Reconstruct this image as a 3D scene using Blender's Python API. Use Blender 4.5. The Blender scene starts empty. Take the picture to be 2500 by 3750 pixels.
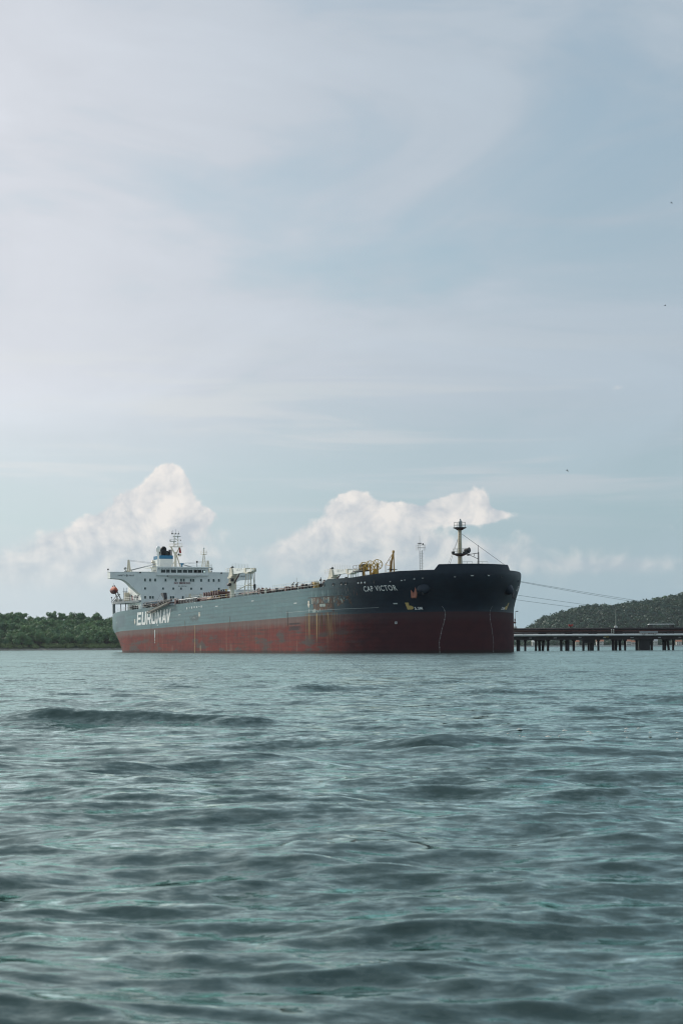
import bpy, math, random
import numpy as np
from mathutils import Vector, Matrix, Quaternion
R = math.radians
rnd = random.Random(7)
sc = bpy.context.scene
col = sc.collection

# ------------------------------------------------------------------ camera
CAM_H = 1.374
cam_d = bpy.data.cameras.new('camera')
cam = bpy.data.objects.new('camera', cam_d); col.objects.link(cam)
cam.location = (0, 0, CAM_H)
cam_d.sensor_fit = 'VERTICAL'; cam_d.sensor_height = 36.0; cam_d.sensor_width = 24.0
cam_d.lens = 70.0
cam_d.shift_y = (2369 - 1875) / 3750.0
cam_d.clip_start = 0.3; cam_d.clip_end = 90000
cam.rotation_euler = (R(90), 0.0052, 0)
cam_d.dof.use_dof = True
cam_d.dof.focus_distance = 480.0
cam_d.dof.aperture_fstop = 7.1
sc.camera = cam

# ------------------------------------------------------------------ node helper
class V:
    def __init__(s, g, sock): s.g = g; s.s = sock
    def __add__(a, b): return a.g.m('ADD', a, b)
    def __radd__(a, b): return a.g.m('ADD', b, a)
    def __sub__(a, b): return a.g.m('SUBTRACT', a, b)
    def __rsub__(a, b): return a.g.m('SUBTRACT', b, a)
    def __mul__(a, b): return a.g.m('MULTIPLY', a, b)
    def __rmul__(a, b): return a.g.m('MULTIPLY', b, a)
    def __truediv__(a, b): return a.g.m('DIVIDE', a, b)
class G:
    def __init__(s, nt): s.nt = nt
    def n(s, t, **kw):
        nd = s.nt.nodes.new(t)
        for k, v in kw.items(): setattr(nd, k, v)
        return nd
    def put(s, inp, v):
        if isinstance(v, V): s.nt.links.new(v.s, inp)
        elif v is not None: inp.default_value = v
    def m(s, op, a, b=None, c=None, clamp=False):
        nd = s.n('ShaderNodeMath', operation=op); nd.use_clamp = clamp
        for i, v in enumerate((a, b, c)):
            if v is not None: s.put(nd.inputs[i], v)
        return V(s, nd.outputs[0])
    def cl(s, a): return s.m('ADD', a, 0.0, clamp=True)
    def mx(s, a, b): return s.m('MAXIMUM', a, b)
    def mn(s, a, b): return s.m('MINIMUM', a, b)
    def ss(s, x, a, b, lo=0., hi=1.):
        nd = s.n('ShaderNodeMapRange', interpolation_type='SMOOTHSTEP')
        s.put(nd.inputs[0], x); s.put(nd.inputs[1], a); s.put(nd.inputs[2], b); s.put(nd.inputs[3], lo); s.put(nd.inputs[4], hi)
        return V(s, nd.outputs[0])
    def sep(s, v):
        nd = s.n('ShaderNodeSeparateXYZ'); s.put(nd.inputs[0], v); return [V(s, o) for o in nd.outputs]
    def comb(s, x, y, z):
        nd = s.n('ShaderNodeCombineXYZ')
        for i, v in enumerate((x, y, z)): s.put(nd.inputs[i], v)
        return V(s, nd.outputs[0])
    def noise(s, vec, scale=1., detail=4., rough=.55, dist=0., color=False):
        nd = s.n('ShaderNodeTexNoise'); s.put(nd.inputs['Vector'], vec)
        nd.inputs['Scale'].default_value = scale; nd.inputs['Detail'].default_value = detail
        nd.inputs['Roughness'].default_value = rough; nd.inputs['Distortion'].default_value = dist
        return V(s, nd.outputs[1 if color else 0])
    def mix(s, f, a, b):
        nd = s.n('ShaderNodeMix', data_type='RGBA'); nd.clamp_factor = True
        s.put(nd.inputs[0], f)
        for i, v in ((6, a), (7, b)):
            if isinstance(v, V): s.put(nd.inputs[i], v)
            else: nd.inputs[i].default_value = (v[0], v[1], v[2], 1)
        return V(s, nd.outputs[2])
    def scale(s, v, k):
        nd = s.n('ShaderNodeVectorMath', operation='SCALE'); s.put(nd.inputs[0], v); s.put(nd.inputs['Scale'], k); return V(s, nd.outputs[0])
    def vadd(s, a, b):
        nd = s.n('ShaderNodeVectorMath', operation='ADD'); s.put(nd.inputs[0], a); s.put(nd.inputs[1], b); return V(s, nd.outputs[0])
    def vmul(s, a, b):
        nd = s.n('ShaderNodeVectorMath', operation='MULTIPLY'); s.put(nd.inputs[0], a); s.put(nd.inputs[1], b); return V(s, nd.outputs[0])
    def norm(s, a):
        nd = s.n('ShaderNodeVectorMath', operation='NORMALIZE'); s.put(nd.inputs[0], a); return V(s, nd.outputs[0])
    def dot(s, a, b):
        nd = s.n('ShaderNodeVectorMath', operation='DOT_PRODUCT'); s.put(nd.inputs[0], a); s.put(nd.inputs[1], b); return V(s, nd.outputs['Value'])

# ------------------------------------------------------------------ sun and sky
SUN_EL = R(30)
SUN_H = Vector((-0.70, 0.714, 0)).normalized()
SUN_DIR = Vector((SUN_H.x * math.cos(SUN_EL), SUN_H.y * math.cos(SUN_EL), math.sin(SUN_EL)))
sun_d = bpy.data.lights.new('sun', 'SUN'); sun_d.energy = 2.6; sun_d.angle = R(0.9); sun_d.color = (1.0, 0.93, 0.84)
sun = bpy.data.objects.new('sun', sun_d); col.objects.link(sun)
sun.rotation_euler = SUN_DIR.to_track_quat('Z', 'Y').to_euler(); sun.location = (-300, 300, 260)

world = bpy.data.worlds.new('World'); sc.world = world; world.use_nodes = True
wn = world.node_tree; wn.nodes.clear(); g = G(wn)
out = g.n('ShaderNodeOutputWorld'); bg = g.n('ShaderNodeBackground'); wn.links.new(bg.outputs[0], out.inputs[0])
bg.inputs[1].default_value = 0.1
sky = g.n('ShaderNodeTexSky', sky_type='NISHITA'); sky.sun_disc = False
sky.sun_elevation = SUN_EL; sky.sun_rotation = math.atan2(SUN_H.x, SUN_H.y)
sky.air_density = 1.0; sky.dust_density = 1.5; sky.ozone_density = 1.6
d = V(g, g.n('ShaderNodeTexCoord').outputs['Generated'])
dx, dy, dz = g.sep(d)
DEG = 57.29578
az = g.m('ARCTAN2', dx, dy) * DEG
el = g.m('ARCSINE', g.mn(g.mx(dz, -1.), 1.)) * DEG
P2 = g.comb(az, el, 0.0)
glow = g.m('POWER', g.mx(g.dot(d, tuple(SUN_H)) + dz * .10, 0.0), 4.0) * g.ss(dz, .9, .2)
base = V(g, sky.outputs[0])
zz = g.mx(dz, 0.0) + 0.16
hp = g.comb(dx / zz, dy / zz, 3.1)
# clear air: blue overhead, paler cyan towards the horizon
base = g.vmul(base, (.86, .95, .93))
low = g.m('EXPONENT', g.mx(el, 0.) * -.06)
c = g.mix(low * .96, base, g.scale(g.mix(g.ss(glow, .12, .5), (.32, .435, .505), (.53, .625, .69)), 10.0))
# thin high veil seen in perspective, thicker overhead and brighter towards the sun
v1 = g.noise(hp, 0.9, 3., .5, .6)
v2 = g.noise(g.comb(az * 0.075, el * 0.19, 5.3), 1.0, 5., .55, .8)
v3 = g.noise(g.comb(az * 0.13, el * 0.52, 2.2), 1.0, 6., .58, 1.0)
veil = g.ss(v1, .28, .72) * .20 + g.ss(v2, .34, .64) * .55 + g.ss(v3, .38, .74) * .22 + glow * .36 + .32
veil = g.cl(veil) * g.ss(el, 3.5, 8.0, .36, 1.)
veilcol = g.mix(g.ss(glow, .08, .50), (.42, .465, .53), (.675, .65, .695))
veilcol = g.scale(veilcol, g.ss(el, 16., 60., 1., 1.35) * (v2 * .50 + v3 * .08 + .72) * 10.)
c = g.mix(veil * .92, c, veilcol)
# streaks of cirrus above the horizon
st = g.noise(g.comb(az * .085, el * 1.05, 1.7), 1.0, 7., .6, .9)
stm = g.ss(st, .47, .66) * g.ss(el, 3.0, 5.0) * g.ss(el, 10., 6.5)
c = g.mix(stm * .70, c, g.scale(g.mix(g.ss(glow, .1, .5), (.53, .55, .59), (.76, .74, .745)), 9.8))
# heaped clouds standing on the horizon
def px(x, y): return (x - 1250) / 127.27, (2369 - y) / 127.27
blobs = [(618,1742,46,44),(640,1780,60,50),(585,1800,70,50),(500,1850,90,50),(640,1860,95,60),(415,1930,130,52),(610,1950,170,70),(290,1990,150,50),(735,1888,60,26),(450,2060,330,80),(130,2090,260,70),
         (1312,1840,62,46),(1290,1900,100,66),(1420,1882,80,38),(1500,1890,70,36),(1235,1985,150,66),(1125,2045,140,60),(1400,1975,170,70),(1350,2080,330,80),(1700,2040,260,70),
         (1630,1862,76,44),(1725,1848,72,48),(1790,1893,90,22),(1610,1895,56,32),(1700,1890,90,30),(2200,2080,320,30)]
dens = None
for bx, by, wx, wy in blobs:
    a0, e0 = px(bx, by)
    qx = (az - a0) * (127.27 / wx); qy = (el - e0) * (127.27 / wy)
    t = g.m('EXPONENT', (qx * qx + qy * qy) * -1.0)
    dens = t if dens is None else dens + t
far = g.noise(g.comb(az * .11, el * .16, 7.), 1.0, 3., .5)
dens = dens + g.ss(far, .44, .70) * g.ss(g.m('ABSOLUTE', az), 11., 17.) * g.ss(el, 9., 2.) * 1.2
f1 = g.noise(P2, .9, 6., .55, .35); f2 = g.noise(g.vadd(P2, (-.30, .30, 0.)), .9, 6., .55, .35)
f3 = g.noise(P2, 2.4, 5., .55, .3); f4 = g.noise(g.vadd(P2, (-.11, .12, 0.)), 2.4, 5., .55, .3)
puff = (f1 - .5) * 1.4 + (f3 - .5) * .42; puff2 = (f2 - .5) * 1.4 + (f4 - .5) * .42
dd = g.mn(dens, 1.25) + puff
soft = g.ss(el, 4.0, 2.0, .0, .55)
al = g.ss(dd, .30 - soft * .6, .56 + soft) * g.ss(el, .6, 3.8, .10, 1.)
lit = g.cl((f1 - f2) * 3.0 + (f3 - f4) * .35 + .56 + (el - 3.6) * .14)
cum = g.scale(g.mix(lit, (.54, .55, .60), (.96, .85, .80)), 10.0)
cum = g.scale(cum, glow * .16 + .90)
c = g.mix(al * .92, c, cum)
# pale air at the horizon
hz = g.m('EXPONENT', g.mx(el, 0.) * -.50)
c = g.mix(hz * .60, c, g.scale(g.mix(g.ss(glow, .12, .45), (.38, .475, .535), (.62, .645, .685)), 10.0))
c = g.vmul(c, (.853, .907, .912))
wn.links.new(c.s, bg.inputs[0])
world.cycles.sampling_method = 'MANUAL'; world.cycles.sample_map_resolution = 1024

vs = sc.view_settings
vs.view_transform = 'Standard'; vs.look = 'None'; vs.gamma = 1.0; vs.exposure = 0.24; vs.use_curve_mapping = False
cy = sc.cycles
cy.max_bounces = 6; cy.diffuse_bounces = 2; cy.glossy_bounces = 3; cy.transmission_bounces = 2; cy.volume_bounces = 0
cy.use_denoising = True
cy.use_adaptive_sampling = True
cy.filter_width = 1.15

# ------------------------------------------------------------------ mesh + object helpers
class MB:
    def __init__(s): s.v = []; s.f = []
    def add(s, vs, fs):
        o = len(s.v); s.v += [tuple(p) for p in vs]; s.f += [tuple(i + o for i in f) for f in fs]; return s
    def box(s, a, b):
        x0, x1 = sorted((a[0], b[0])); y0, y1 = sorted((a[1], b[1])); z0, z1 = sorted((a[2], b[2]))
        return s.add([(x0,y0,z0),(x1,y0,z0),(x1,y1,z0),(x0,y1,z0),(x0,y0,z1),(x1,y0,z1),(x1,y1,z1),(x0,y1,z1)],
                     [(3,2,1,0),(4,5,6,7),(0,1,5,4),(1,2,6,5),(2,3,7,6),(3,0,4,7)])
    def tube(s, p, q, r, r2=None, n=8, caps=True):
        p = Vector(p); q = Vector(q); r2 = r if r2 is None else r2
        ax = (q - p).normalized(); up = Vector((0,0,1)) if abs(ax.z) < .95 else Vector((1,0,0))
        a = ax.cross(up).normalized(); b = ax.cross(a)
        vs = []
        for c, rr in ((p, r), (q, r2)):
            for i in range(n):
                t = 2*math.pi*i/n; vs.append(c + a*(rr*math.cos(t)) + b*(rr*math.sin(t)))
        fs = [(i, (i+1) % n, n+(i+1) % n, n+i) for i in range(n)]
        if caps: fs += [tuple(range(n))[::-1], tuple(range(n, 2*n))]
        return s.add(vs, fs)
    def path(s, pts, r, n=6):
        for a, b in zip(pts[:-1], pts[1:]): s.tube(a, b, r, n=n)
        return s
    def prism(s, poly, axis, lo, hi):
        """poly: 2-D outline; axis: which coordinate is extruded (0 = x, 1 = y, 2 = z)"""
        n = len(poly)
        def P(u, v, w): return (w,u,v) if axis == 0 else (u,w,v) if axis == 1 else (u,v,w)
        vs = [P(u, v, lo) for u, v in poly] + [P(u, v, hi) for u, v in poly]
        fs = [(i, (i+1) % n, n+(i+1) % n, n+i) for i in range(n)] + [tuple(range(n))[::-1], tuple(range(n, 2*n))]
        return s.add(vs, fs)
    def lathe(s, base, prof, n=12, axis=Vector((0,0,1))):
        base = Vector(base); axis = Vector(axis).normalized()
        up = Vector((0,0,1)) if abs(axis.z) < .95 else Vector((1,0,0))
        a = axis.cross(up).normalized(); b = axis.cross(a)
        vs = []
        for r, hgt in prof:
            for i in range(n):
                t = 2*math.pi*i/n; vs.append(base + axis*hgt + a*(r*math.cos(t)) + b*(r*math.sin(t)))
        fs = []
        for k in range(len(prof)-1):
            for i in range(n): fs.append((k*n+i, k*n+(i+1) % n, (k+1)*n+(i+1) % n, (k+1)*n+i))
        fs += [tuple(range(n))[::-1], tuple(range((len(prof)-1)*n, len(prof)*n))]
        return s.add(vs, fs)
    def ring(s, c, axis, rad, r, n=20, m=6):
        c = Vector(c); axis = Vector(axis).normalized()
        up = Vector((0,0,1)) if abs(axis.z) < .95 else Vector((1,0,0))
        a = axis.cross(up).normalized(); b = axis.cross(a)
        vs = []; fs = []
        for i in range(n):
            t = 2*math.pi*i/n; o = a*math.cos(t) + b*math.sin(t)
            for j in range(m):
                q = 2*math.pi*j/m; vs.append(c + o*(rad + r*math.cos(q)) + axis*(r*math.sin(q)))
        for i in range(n):
            for j in range(m): fs.append((i*m+j, ((i+1) % n)*m+j, ((i+1) % n)*m+(j+1) % m, i*m+(j+1) % m))
        return s.add(vs, fs)
    def mesh(s, name):
        me = bpy.data.meshes.new(name); me.from_pydata([tuple(p) for p in s.v], [], s.f); me.update(); return me
    def build(s, name, mat, parent=None, smooth=False, **kw):
        return obj(name, s.mesh(name), mat, parent, smooth, **kw)

def fixnormals(me):
    import bmesh
    bm = bmesh.new(); bm.from_mesh(me); bmesh.ops.recalc_face_normals(bm, faces=bm.faces); bm.to_mesh(me); bm.free()
def obj(name, me, mat, parent=None, smooth=False, **kw):
    o = bpy.data.objects.new(name, me); col.objects.link(o)
    if mat is not None and len(me.materials) == 0: me.materials.append(mat)
    if parent is not None: o.parent = parent
    if smooth: me.polygons.foreach_set('use_smooth', [True]*len(me.polygons))
    for k, v in kw.items(): o[k] = v
    return o
def empty(name, loc=(0,0,0), rot=(0,0,0), parent=None, **kw):
    o = bpy.data.objects.new(name, None); col.objects.link(o); o.location = loc; o.rotation_euler = rot; o.empty_display_size = 1
    if parent is not None: o.parent = parent
    for k, v in kw.items(): o[k] = v
    return o
def tag(o, label, cat, group=None):
    o['label'] = label; o['category'] = cat
    if group: o['group'] = group
    return o

# ------------------------------------------------------------------ materials
def newmat(name):
    m = bpy.data.materials.new(name); m.use_nodes = True; nt = m.node_tree; nt.nodes.clear(); g = G(nt)
    o = g.n('ShaderNodeOutputMaterial'); b = g.n('ShaderNodeBsdfPrincipled'); nt.links.new(b.outputs[0], o.inputs[0])
    return m, g, b, o
def paint(name, colr, rough=.5, dirt=(.16,.10,.06), amount=.25, scale=.8, metal=0., streak=True, var=.12):
    m, g, b, o = newmat(name)
    p = V(g, g.n('ShaderNodeTexCoord').outputs['Object'])
    x, y, z = g.sep(p)
    n1 = g.noise(p, scale, 5., .6)
    n2 = g.noise(g.comb(x * 2.2, y * 2.2, z * (.25 if streak else 2.2)), 1.0, 5., .65)
    c = g.mix(g.ss(n1, .3, .75), colr, tuple(k * (1 - var) for k in colr))
    c = g.mix(g.ss(n2, .60, .80) * amount, c, dirt)
    g.put(b.inputs['Base Color'], c)
    g.put(b.inputs['Roughness'], n1 * .25 + (rough - .12))
    b.inputs['Metallic'].default_value = metal
    return m
M = {}
M['white'] = paint('white_paint', (.84,.85,.80), .45, (.36,.25,.14), .42, .35)
M['cream'] = paint('cream_paint', (.72,.66,.52), .5, (.30,.17,.08), .45, .7)
M['greypaint'] = paint('grey_paint', (.34,.36,.36), .5, (.18,.12,.08), .25)
M['dark'] = paint('dark_steel', (.028,.028,.032), .55, (.10,.05,.03), .4)
M['brown'] = paint('brown_oxide_paint', (.10,.035,.028), .6, (.05,.02,.015), .4)
M['fenderbar'] = paint('fender_bar_rust', (.075,.040,.030), .7)
M['redpaint'] = paint('red_paint', (.42,.03,.02), .5, (.15,.05,.03), .2)
M['orange'] = paint('orange_hull', (.44,.085,.028),.7, (.30,.07,.04), .3)
M['orangedark'] = paint('orange_red_hull', (.15,.020,.017), .7, (.12,.03,.02), .3)
M['yellow'] = paint('yellow_paint', (.55,.37,.05), .5, (.20,.11,.03), .35)
M['ochre'] = paint('ochre_paint', (.44,.26,.05), .5, (.20,.11,.03), .4)
M['blue'] = paint('blue_funnel_band', (.012,.17,.32), .45, (.03,.10,.16), .2)
M['black'] = paint('soot_black', (.008,.009,.010), .6, (.03,.02,.02), .3)
M['green'] = paint('green_paint', (.02,.16,.03), .5)
M['ladderrail'] = paint('ladder_rail', (.16,.14,.11), .6)
M['wire'] = paint('wire_rope', (.10,.12,.125), .6)
M['rope'] = paint('mooring_rope', (.13,.17,.175), .8)
M['mastgrey'] = paint('mast_paint', (.42,.44,.38), .5, (.22,.14,.06), .4)
M['foremast'] = paint('foremast_paint', (.60,.57,.45), .55, (.30,.17,.06), .55)
M['letter_white'] = paint('letter_white', (.86,.86,.83), .5, (.45,.40,.32), .15, .5)
M['letter_worn'] = paint('letter_worn_white', (.52,.56,.55), .55, (.10,.10,.10), .5, 1.5)
M['letter_black'] = paint('letter_black', (.035,.045,.05), .5)
M['letter_red'] = paint('letter_red', (.16,.022,.026), .5)
M['letter_yellow'] = paint('letter_yellow', (.58,.42,.14), .5, (.2,.14,.06), .2)
M['arrow'] = paint('arrow_cream', (.80,.72,.60), .5)
M['salmon'] = paint('anchor_oxide', (.36,.13,.08), .6, (.16,.06,.04), .4)
M['concrete'] = paint('jetty_concrete', (.52,.52,.48), .8, (.16,.15,.13), .5, .6)
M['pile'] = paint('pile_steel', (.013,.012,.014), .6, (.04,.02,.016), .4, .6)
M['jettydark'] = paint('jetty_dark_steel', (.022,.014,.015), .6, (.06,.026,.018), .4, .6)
M['steel_pipe'] = paint('pipe_lagging', (.78,.79,.75), .6, (.2,.16,.12), .4, .6)
M['bark'] = paint('bark', (.12,.085,.06), .9)
M['pink_roof'] = paint('roof_tile', (.40,.15,.08), .8, (.18,.07,.05), .5, .4)
M['housewall'] = paint('house_wall', (.66,.64,.58), .8, (.35,.30,.25), .4, .4)
M['sand'] = paint('beach_sand', (.34,.30,.24), .9, (.18,.15,.12), .6, .08, streak=False)
def glass(name, colr):
    m, g, b, o = newmat(name); b.inputs['Base Color'].default_value = (*colr, 1); b.inputs['Roughness'].default_value = .07
    b.inputs['IOR'].default_value = 1.5; return m
M['glass'] = glass('window_glass', (.012,.022,.024))
M['glass_teal'] = glass('window_glass_teal', (.02,.055,.055))
m, g, b, o = newmat('wheelhouse_glass')          # clear panes at the corner one can see through
b.inputs['Base Color'].default_value = (.75,.92,.9,1); b.inputs['Roughness'].default_value = .03
b.inputs['Transmission Weight'].default_value = 1.0; b.inputs['IOR'].default_value = 1.02
M['glass_clear'] = m

BOOT = 7.62
def hull_material():
    m, g, b, o = newmat('tanker_hull_paint')
    p = V(g, g.n('ShaderNodeTexCoord').outputs['Object'])
    x, y, z = g.sep(p)
    big = g.noise(g.comb(x * .05, y * .05, z * .25), 1., 5., .6)
    mid = g.noise(g.comb(x * .28, y * .28, z * .55), 1., 6., .62)
    vst = g.noise(g.comb(x * 1.1, y * 1.1, z * .07), 1., 5., .65)          # runs
    hst = g.noise(g.comb(x * .05, y * .05, z * 2.4), 1., 4., .6)            # scuffs along the side
    fine = g.noise(g.comb(x * 1.6, y * 1.6, z * 2.2), 1., 4., .6)
    # plate strakes and frames
    def lines(v, period, w):
        fr = g.m('FRACT', v / period)
        return g.ss(g.m('ABSOLUTE', fr - .5), .5 - w, .5 - w * .3)
    zs = z + (big - .5) * .05
    seam = g.mx(lines(zs, 1.02, .05) * g.ss(mid, .36, .62) * .9, lines(x, 12.4, .012) * .5)
    rowid = g.m('FLOOR', zs / 1.02); colid = g.m('FLOOR', x / 12.4 + rowid * .37)
    cell = V(g, g.n('ShaderNodeTexWhiteNoise', noise_dimensions='2D').outputs[0])
    wn_ = cell.s.node; g.put(wn_.inputs['Vector'], g.comb(rowid, colid, 0.))
    # topside: dark blue-grey, scuffed; lit side amidships and aft painted paler, bow's shade painted darker
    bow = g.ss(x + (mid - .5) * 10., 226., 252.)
    worn_lit = g.mix(g.ss(mid, .3, .7), (.050,.148,.162), (.074,.185,.198))
    worn_lit = g.mix(cell * .50, worn_lit, (.052,.115,.130))
    worn_lit = g.mix(g.ss(g.noise(g.comb(x * .11 + 7., y * .11, z * .55), 1., 6., .65), .57, .70) * .55, worn_lit, (.034,.085,.10))
    worn_lit = g.mix(g.ss(hst, .52, .66) * .60, worn_lit, (.055,.105,.12))
    worn_lit = g.mix(g.ss(vst, .58, .78) * .30, worn_lit, (.19,.26,.255))
    worn_lit = g.mix(seam * .90, worn_lit, (.035,.075,.09))
    # darker repainted area on the quarter
    q = g.ss(x, 22., 30.) * g.ss(x + (mid - .5) * 30., 54., 44.) * g.ss(z, 13.2, 12.4) * g.ss(z + (fine - .5) * 2., 8.2, 9.4)
    worn_lit = g.mix(q * .65, worn_lit, (.035,.085,.11))
    # black scuff left by a tug
    sx = (x - 132.) * .16; sz = (z - 9.6) * .75
    sc_ = g.ss(sx * sx + sz * sz + (fine - .5) * 2.4 + (mid - .5) * 1.4, .8, .1)
    worn_lit = g.mix(sc_ * .75, worn_lit, (.03,.045,.05))
    worn_lit = g.mix(g.ss(sx * sx * 9. + sz * sz * 6. + (fine - .5) * 4.5, .1, -.4) * .7, worn_lit, (.34,.36,.34))
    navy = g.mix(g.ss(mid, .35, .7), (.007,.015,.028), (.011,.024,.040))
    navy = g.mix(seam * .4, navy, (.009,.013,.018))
    top = g.mix(bow, worn_lit, navy)
    # boot-topping and bottom: oxide red, faded grey-pink under the line
    red = g.mix(g.ss(mid, .28, .72), (.200,.032,.025), (.125,.025,.023))
    red = g.mix(g.ss(big, .45, .68) * .6, red, (.18,.052,.032))
    red = g.mix(g.ss(hst, .50, .68) * .75, red, (.070,.038,.036))
    red = g.mix(g.ss(vst, .56, .74) * .55, red, (.25,.135,.085))
    red = g.mix(g.ss(vst, .44, .30) * .6, red, (.075,.028,.027))
    fade = g.ss(z + (mid - .5) * 1.6 + (vst - .5) * 1.6, 5.0, 6.9)
    red = g.mix(fade * .78, red, g.mix(g.ss(vst, .4, .7), (.150,.125,.115), (.19,.148,.132)))
    alg = g.ss(g.noise(g.comb(x * .10, y * .10, z * .45), 1., 5., .65), .50, .62) * g.ss(z, 5.8, 3.5)
    red = g.mix(alg * .85, red, (.075,.068,.065))
    lime = g.ss(g.noise(g.comb(x * .35, y * .35, 9.), 1., 3., .6), .62, .72) * g.ss(z + (fine - .5) * 1.5, 2.6, 1.4) * g.ss(x, 235., 200.)
    red = g.mix(lime * .55, red, (.36,.31,.22))
    red_shaded = g.mix(g.ss(mid, .3, .7), (.062,.020,.023), (.048,.016,.020))  # shade on the bow painted in as a darker red
    red_shaded = g.mix(fade * .35, red_shaded, (.07,.052,.055))
    red = g.mix(g.ss(x + (mid - .5) * 14., 228., 258.), red, red_shaded)
    # two dark fender scars
    fs = g.ss(g.m('ABSOLUTE', x - 220. + (fine - .5) * 5.), 5.2, 3.0) * g.mx(g.ss(g.m('ABSOLUTE', z - 6.05), .28, .15), g.ss(g.m('ABSOLUTE', z - 5.0 + (fine - .5) * .4), .65, .35))
    red = g.mix(fs * .8, red, (.035,.03,.035))
    wet = g.ss(z + (x - 137.) * .0095 + (fine - .5) * .5 + (vst - .5) * .6, .75, .30)
    red = g.mix(wet * .75, red, (.030,.026,.022))
    c = g.mix(g.ss(z, BOOT - .04, BOOT + .04), red, top)
    # rusted area below the forecastle break: bare patches, flaking, and runs down over the red
    rx = g.ss(x, 230.5, 231.5) * g.ss(x, 250., 243.)
    fl = g.noise(g.comb(x * 1.25, y * 1.25, z * .42), 1., 5., .68)
    f9 = g.noise(g.comb(x * .55 + 31., y * .55, z * .60), 1., 4., .65)
    rust = g.mix(g.ss(fine, .35, .65), (.040,.017,.011), (.150,.055,.020))
    pale = g.mix(g.ss(fine, .3, .7), (.24,.33,.31), (.46,.50,.43))
    def band(v, a, b_, e): return g.ss(v, a - e, a + e) * g.ss(v, b_ + e, b_ - e)
    zA = band(z, 10.28, 11.70, .06) * band(x, 231.3, 242.0, .3)
    c = g.mix(zA * .55, c, (.05,.09,.10))
    c = g.mix(zA * g.ss(f9, .42, .52), c, rust)
    c = g.mix(zA * g.ss(fl, .53, .60) * .80, c, pale)
    zB = band(z, 8.75, 10.25, .07) * band(x, 232.2, 241.2, .2)
    c = g.mix(zB * g.ss(f9, .36, .46), c, rust)
    c = g.mix(zB * g.ss(fl, .60, .66), c, (.40,.33,.17))
    c = g.mix(band(z, 9.55, 10.2, .05) * band(x, 235.4, 238.0, .12) * g.ss(fine, .3, .42) * .9, c, pale)
    zC = band(z, 9.45 , 11.62, .12) * band(x, 242.2, 247.6, .4)
    c = g.mix(zC * g.ss(f9, .50, .56) * .8, c, rust)
    c = g.mix(zC * g.ss(fl, .56, .62) * .75, c, pale)
    zD = band(z, 8.35, 9.15, .08) * band(x, 229.8, 236.0, .2)
    c = g.mix(zD * g.ss(fl, .46, .54) * .9, c, pale)
    edge = g.mx(band(z, 11.66, 11.84, .03) * band(x, 229.5, 245., .6), g.mx(band(z, 10.2, 10.34, .03) * band(x, 232., 241.5, .3), band(x, 240.6, 241.5, .15) * band(z, 8.3, 11.9, .2)))
    c = g.mix(edge * g.ss(mid, .25, .4) * .95, c, (.030,.015,.011))
    runs = g.noise(g.comb(x * 2.6, y * 2.6, z * .03), 1., 3., .7)
    ra = g.ss(x, 226.5, 230.) * g.ss(x, 243.5, 239.) * g.ss(z, 8.35, 8.1) * g.ss(z + (runs - .5) * 9., 2.2, 5.8)
    c = g.mix(ra * g.ss(runs, .46, .54), c, (.075,.036,.018))
    c = g.mix(ra * g.ss(runs, .57, .63), c, (.46,.32,.15))
    c = g.mix(ra * g.ss(z, 7.6, 8.3) * .75, c, (.045,.022,.016))
    up = rx * g.ss(z, 11.8, 12.0) * g.ss(z + (vst - .5) * 4., 13.9, 12.4)
    c = g.mix(up * g.ss(runs, .56, .64) * .7, c, (.28,.40,.39))
    up2 = g.ss(x, 240., 244.) * g.ss(x, 256., 250.) * g.ss(z, 11.2, 12.) * g.ss(z, 14., 13.)
    c = g.mix(up2 * g.ss(runs, .60, .66) * .6, c, (.15,.05,.03))
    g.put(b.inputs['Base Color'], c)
    g.put(b.inputs['Roughness'], g.mix(g.ss(z, BOOT - .05, BOOT + .05), (.80,.80,.80), (.44,.44,.44)))
    bow_spec = g.ss(x, 226., 262.)
    g.put(b.inputs['Specular IOR Level'], (.48 - bow_spec * .22) * g.ss(z, BOOT - .05, BOOT + .05, .35, 1.))
    # slight buckling of the plating between frames
    bump = g.n('ShaderNodeBump'); bump.inputs['Distance'].default_value = .05; bump.inputs['Strength'].default_value = .35
    fx = g.m('SINE', x * 1.26) * .4 + g.m('SINE', z * 6.16) * .5
    g.put(bump.inputs['Height'], fx * .35 + mid * 1.0 - seam * .4)
    g.nt.links.new(bump.outputs[0], b.inputs['Normal'])
    return m
M['hull'] = hull_material()

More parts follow.
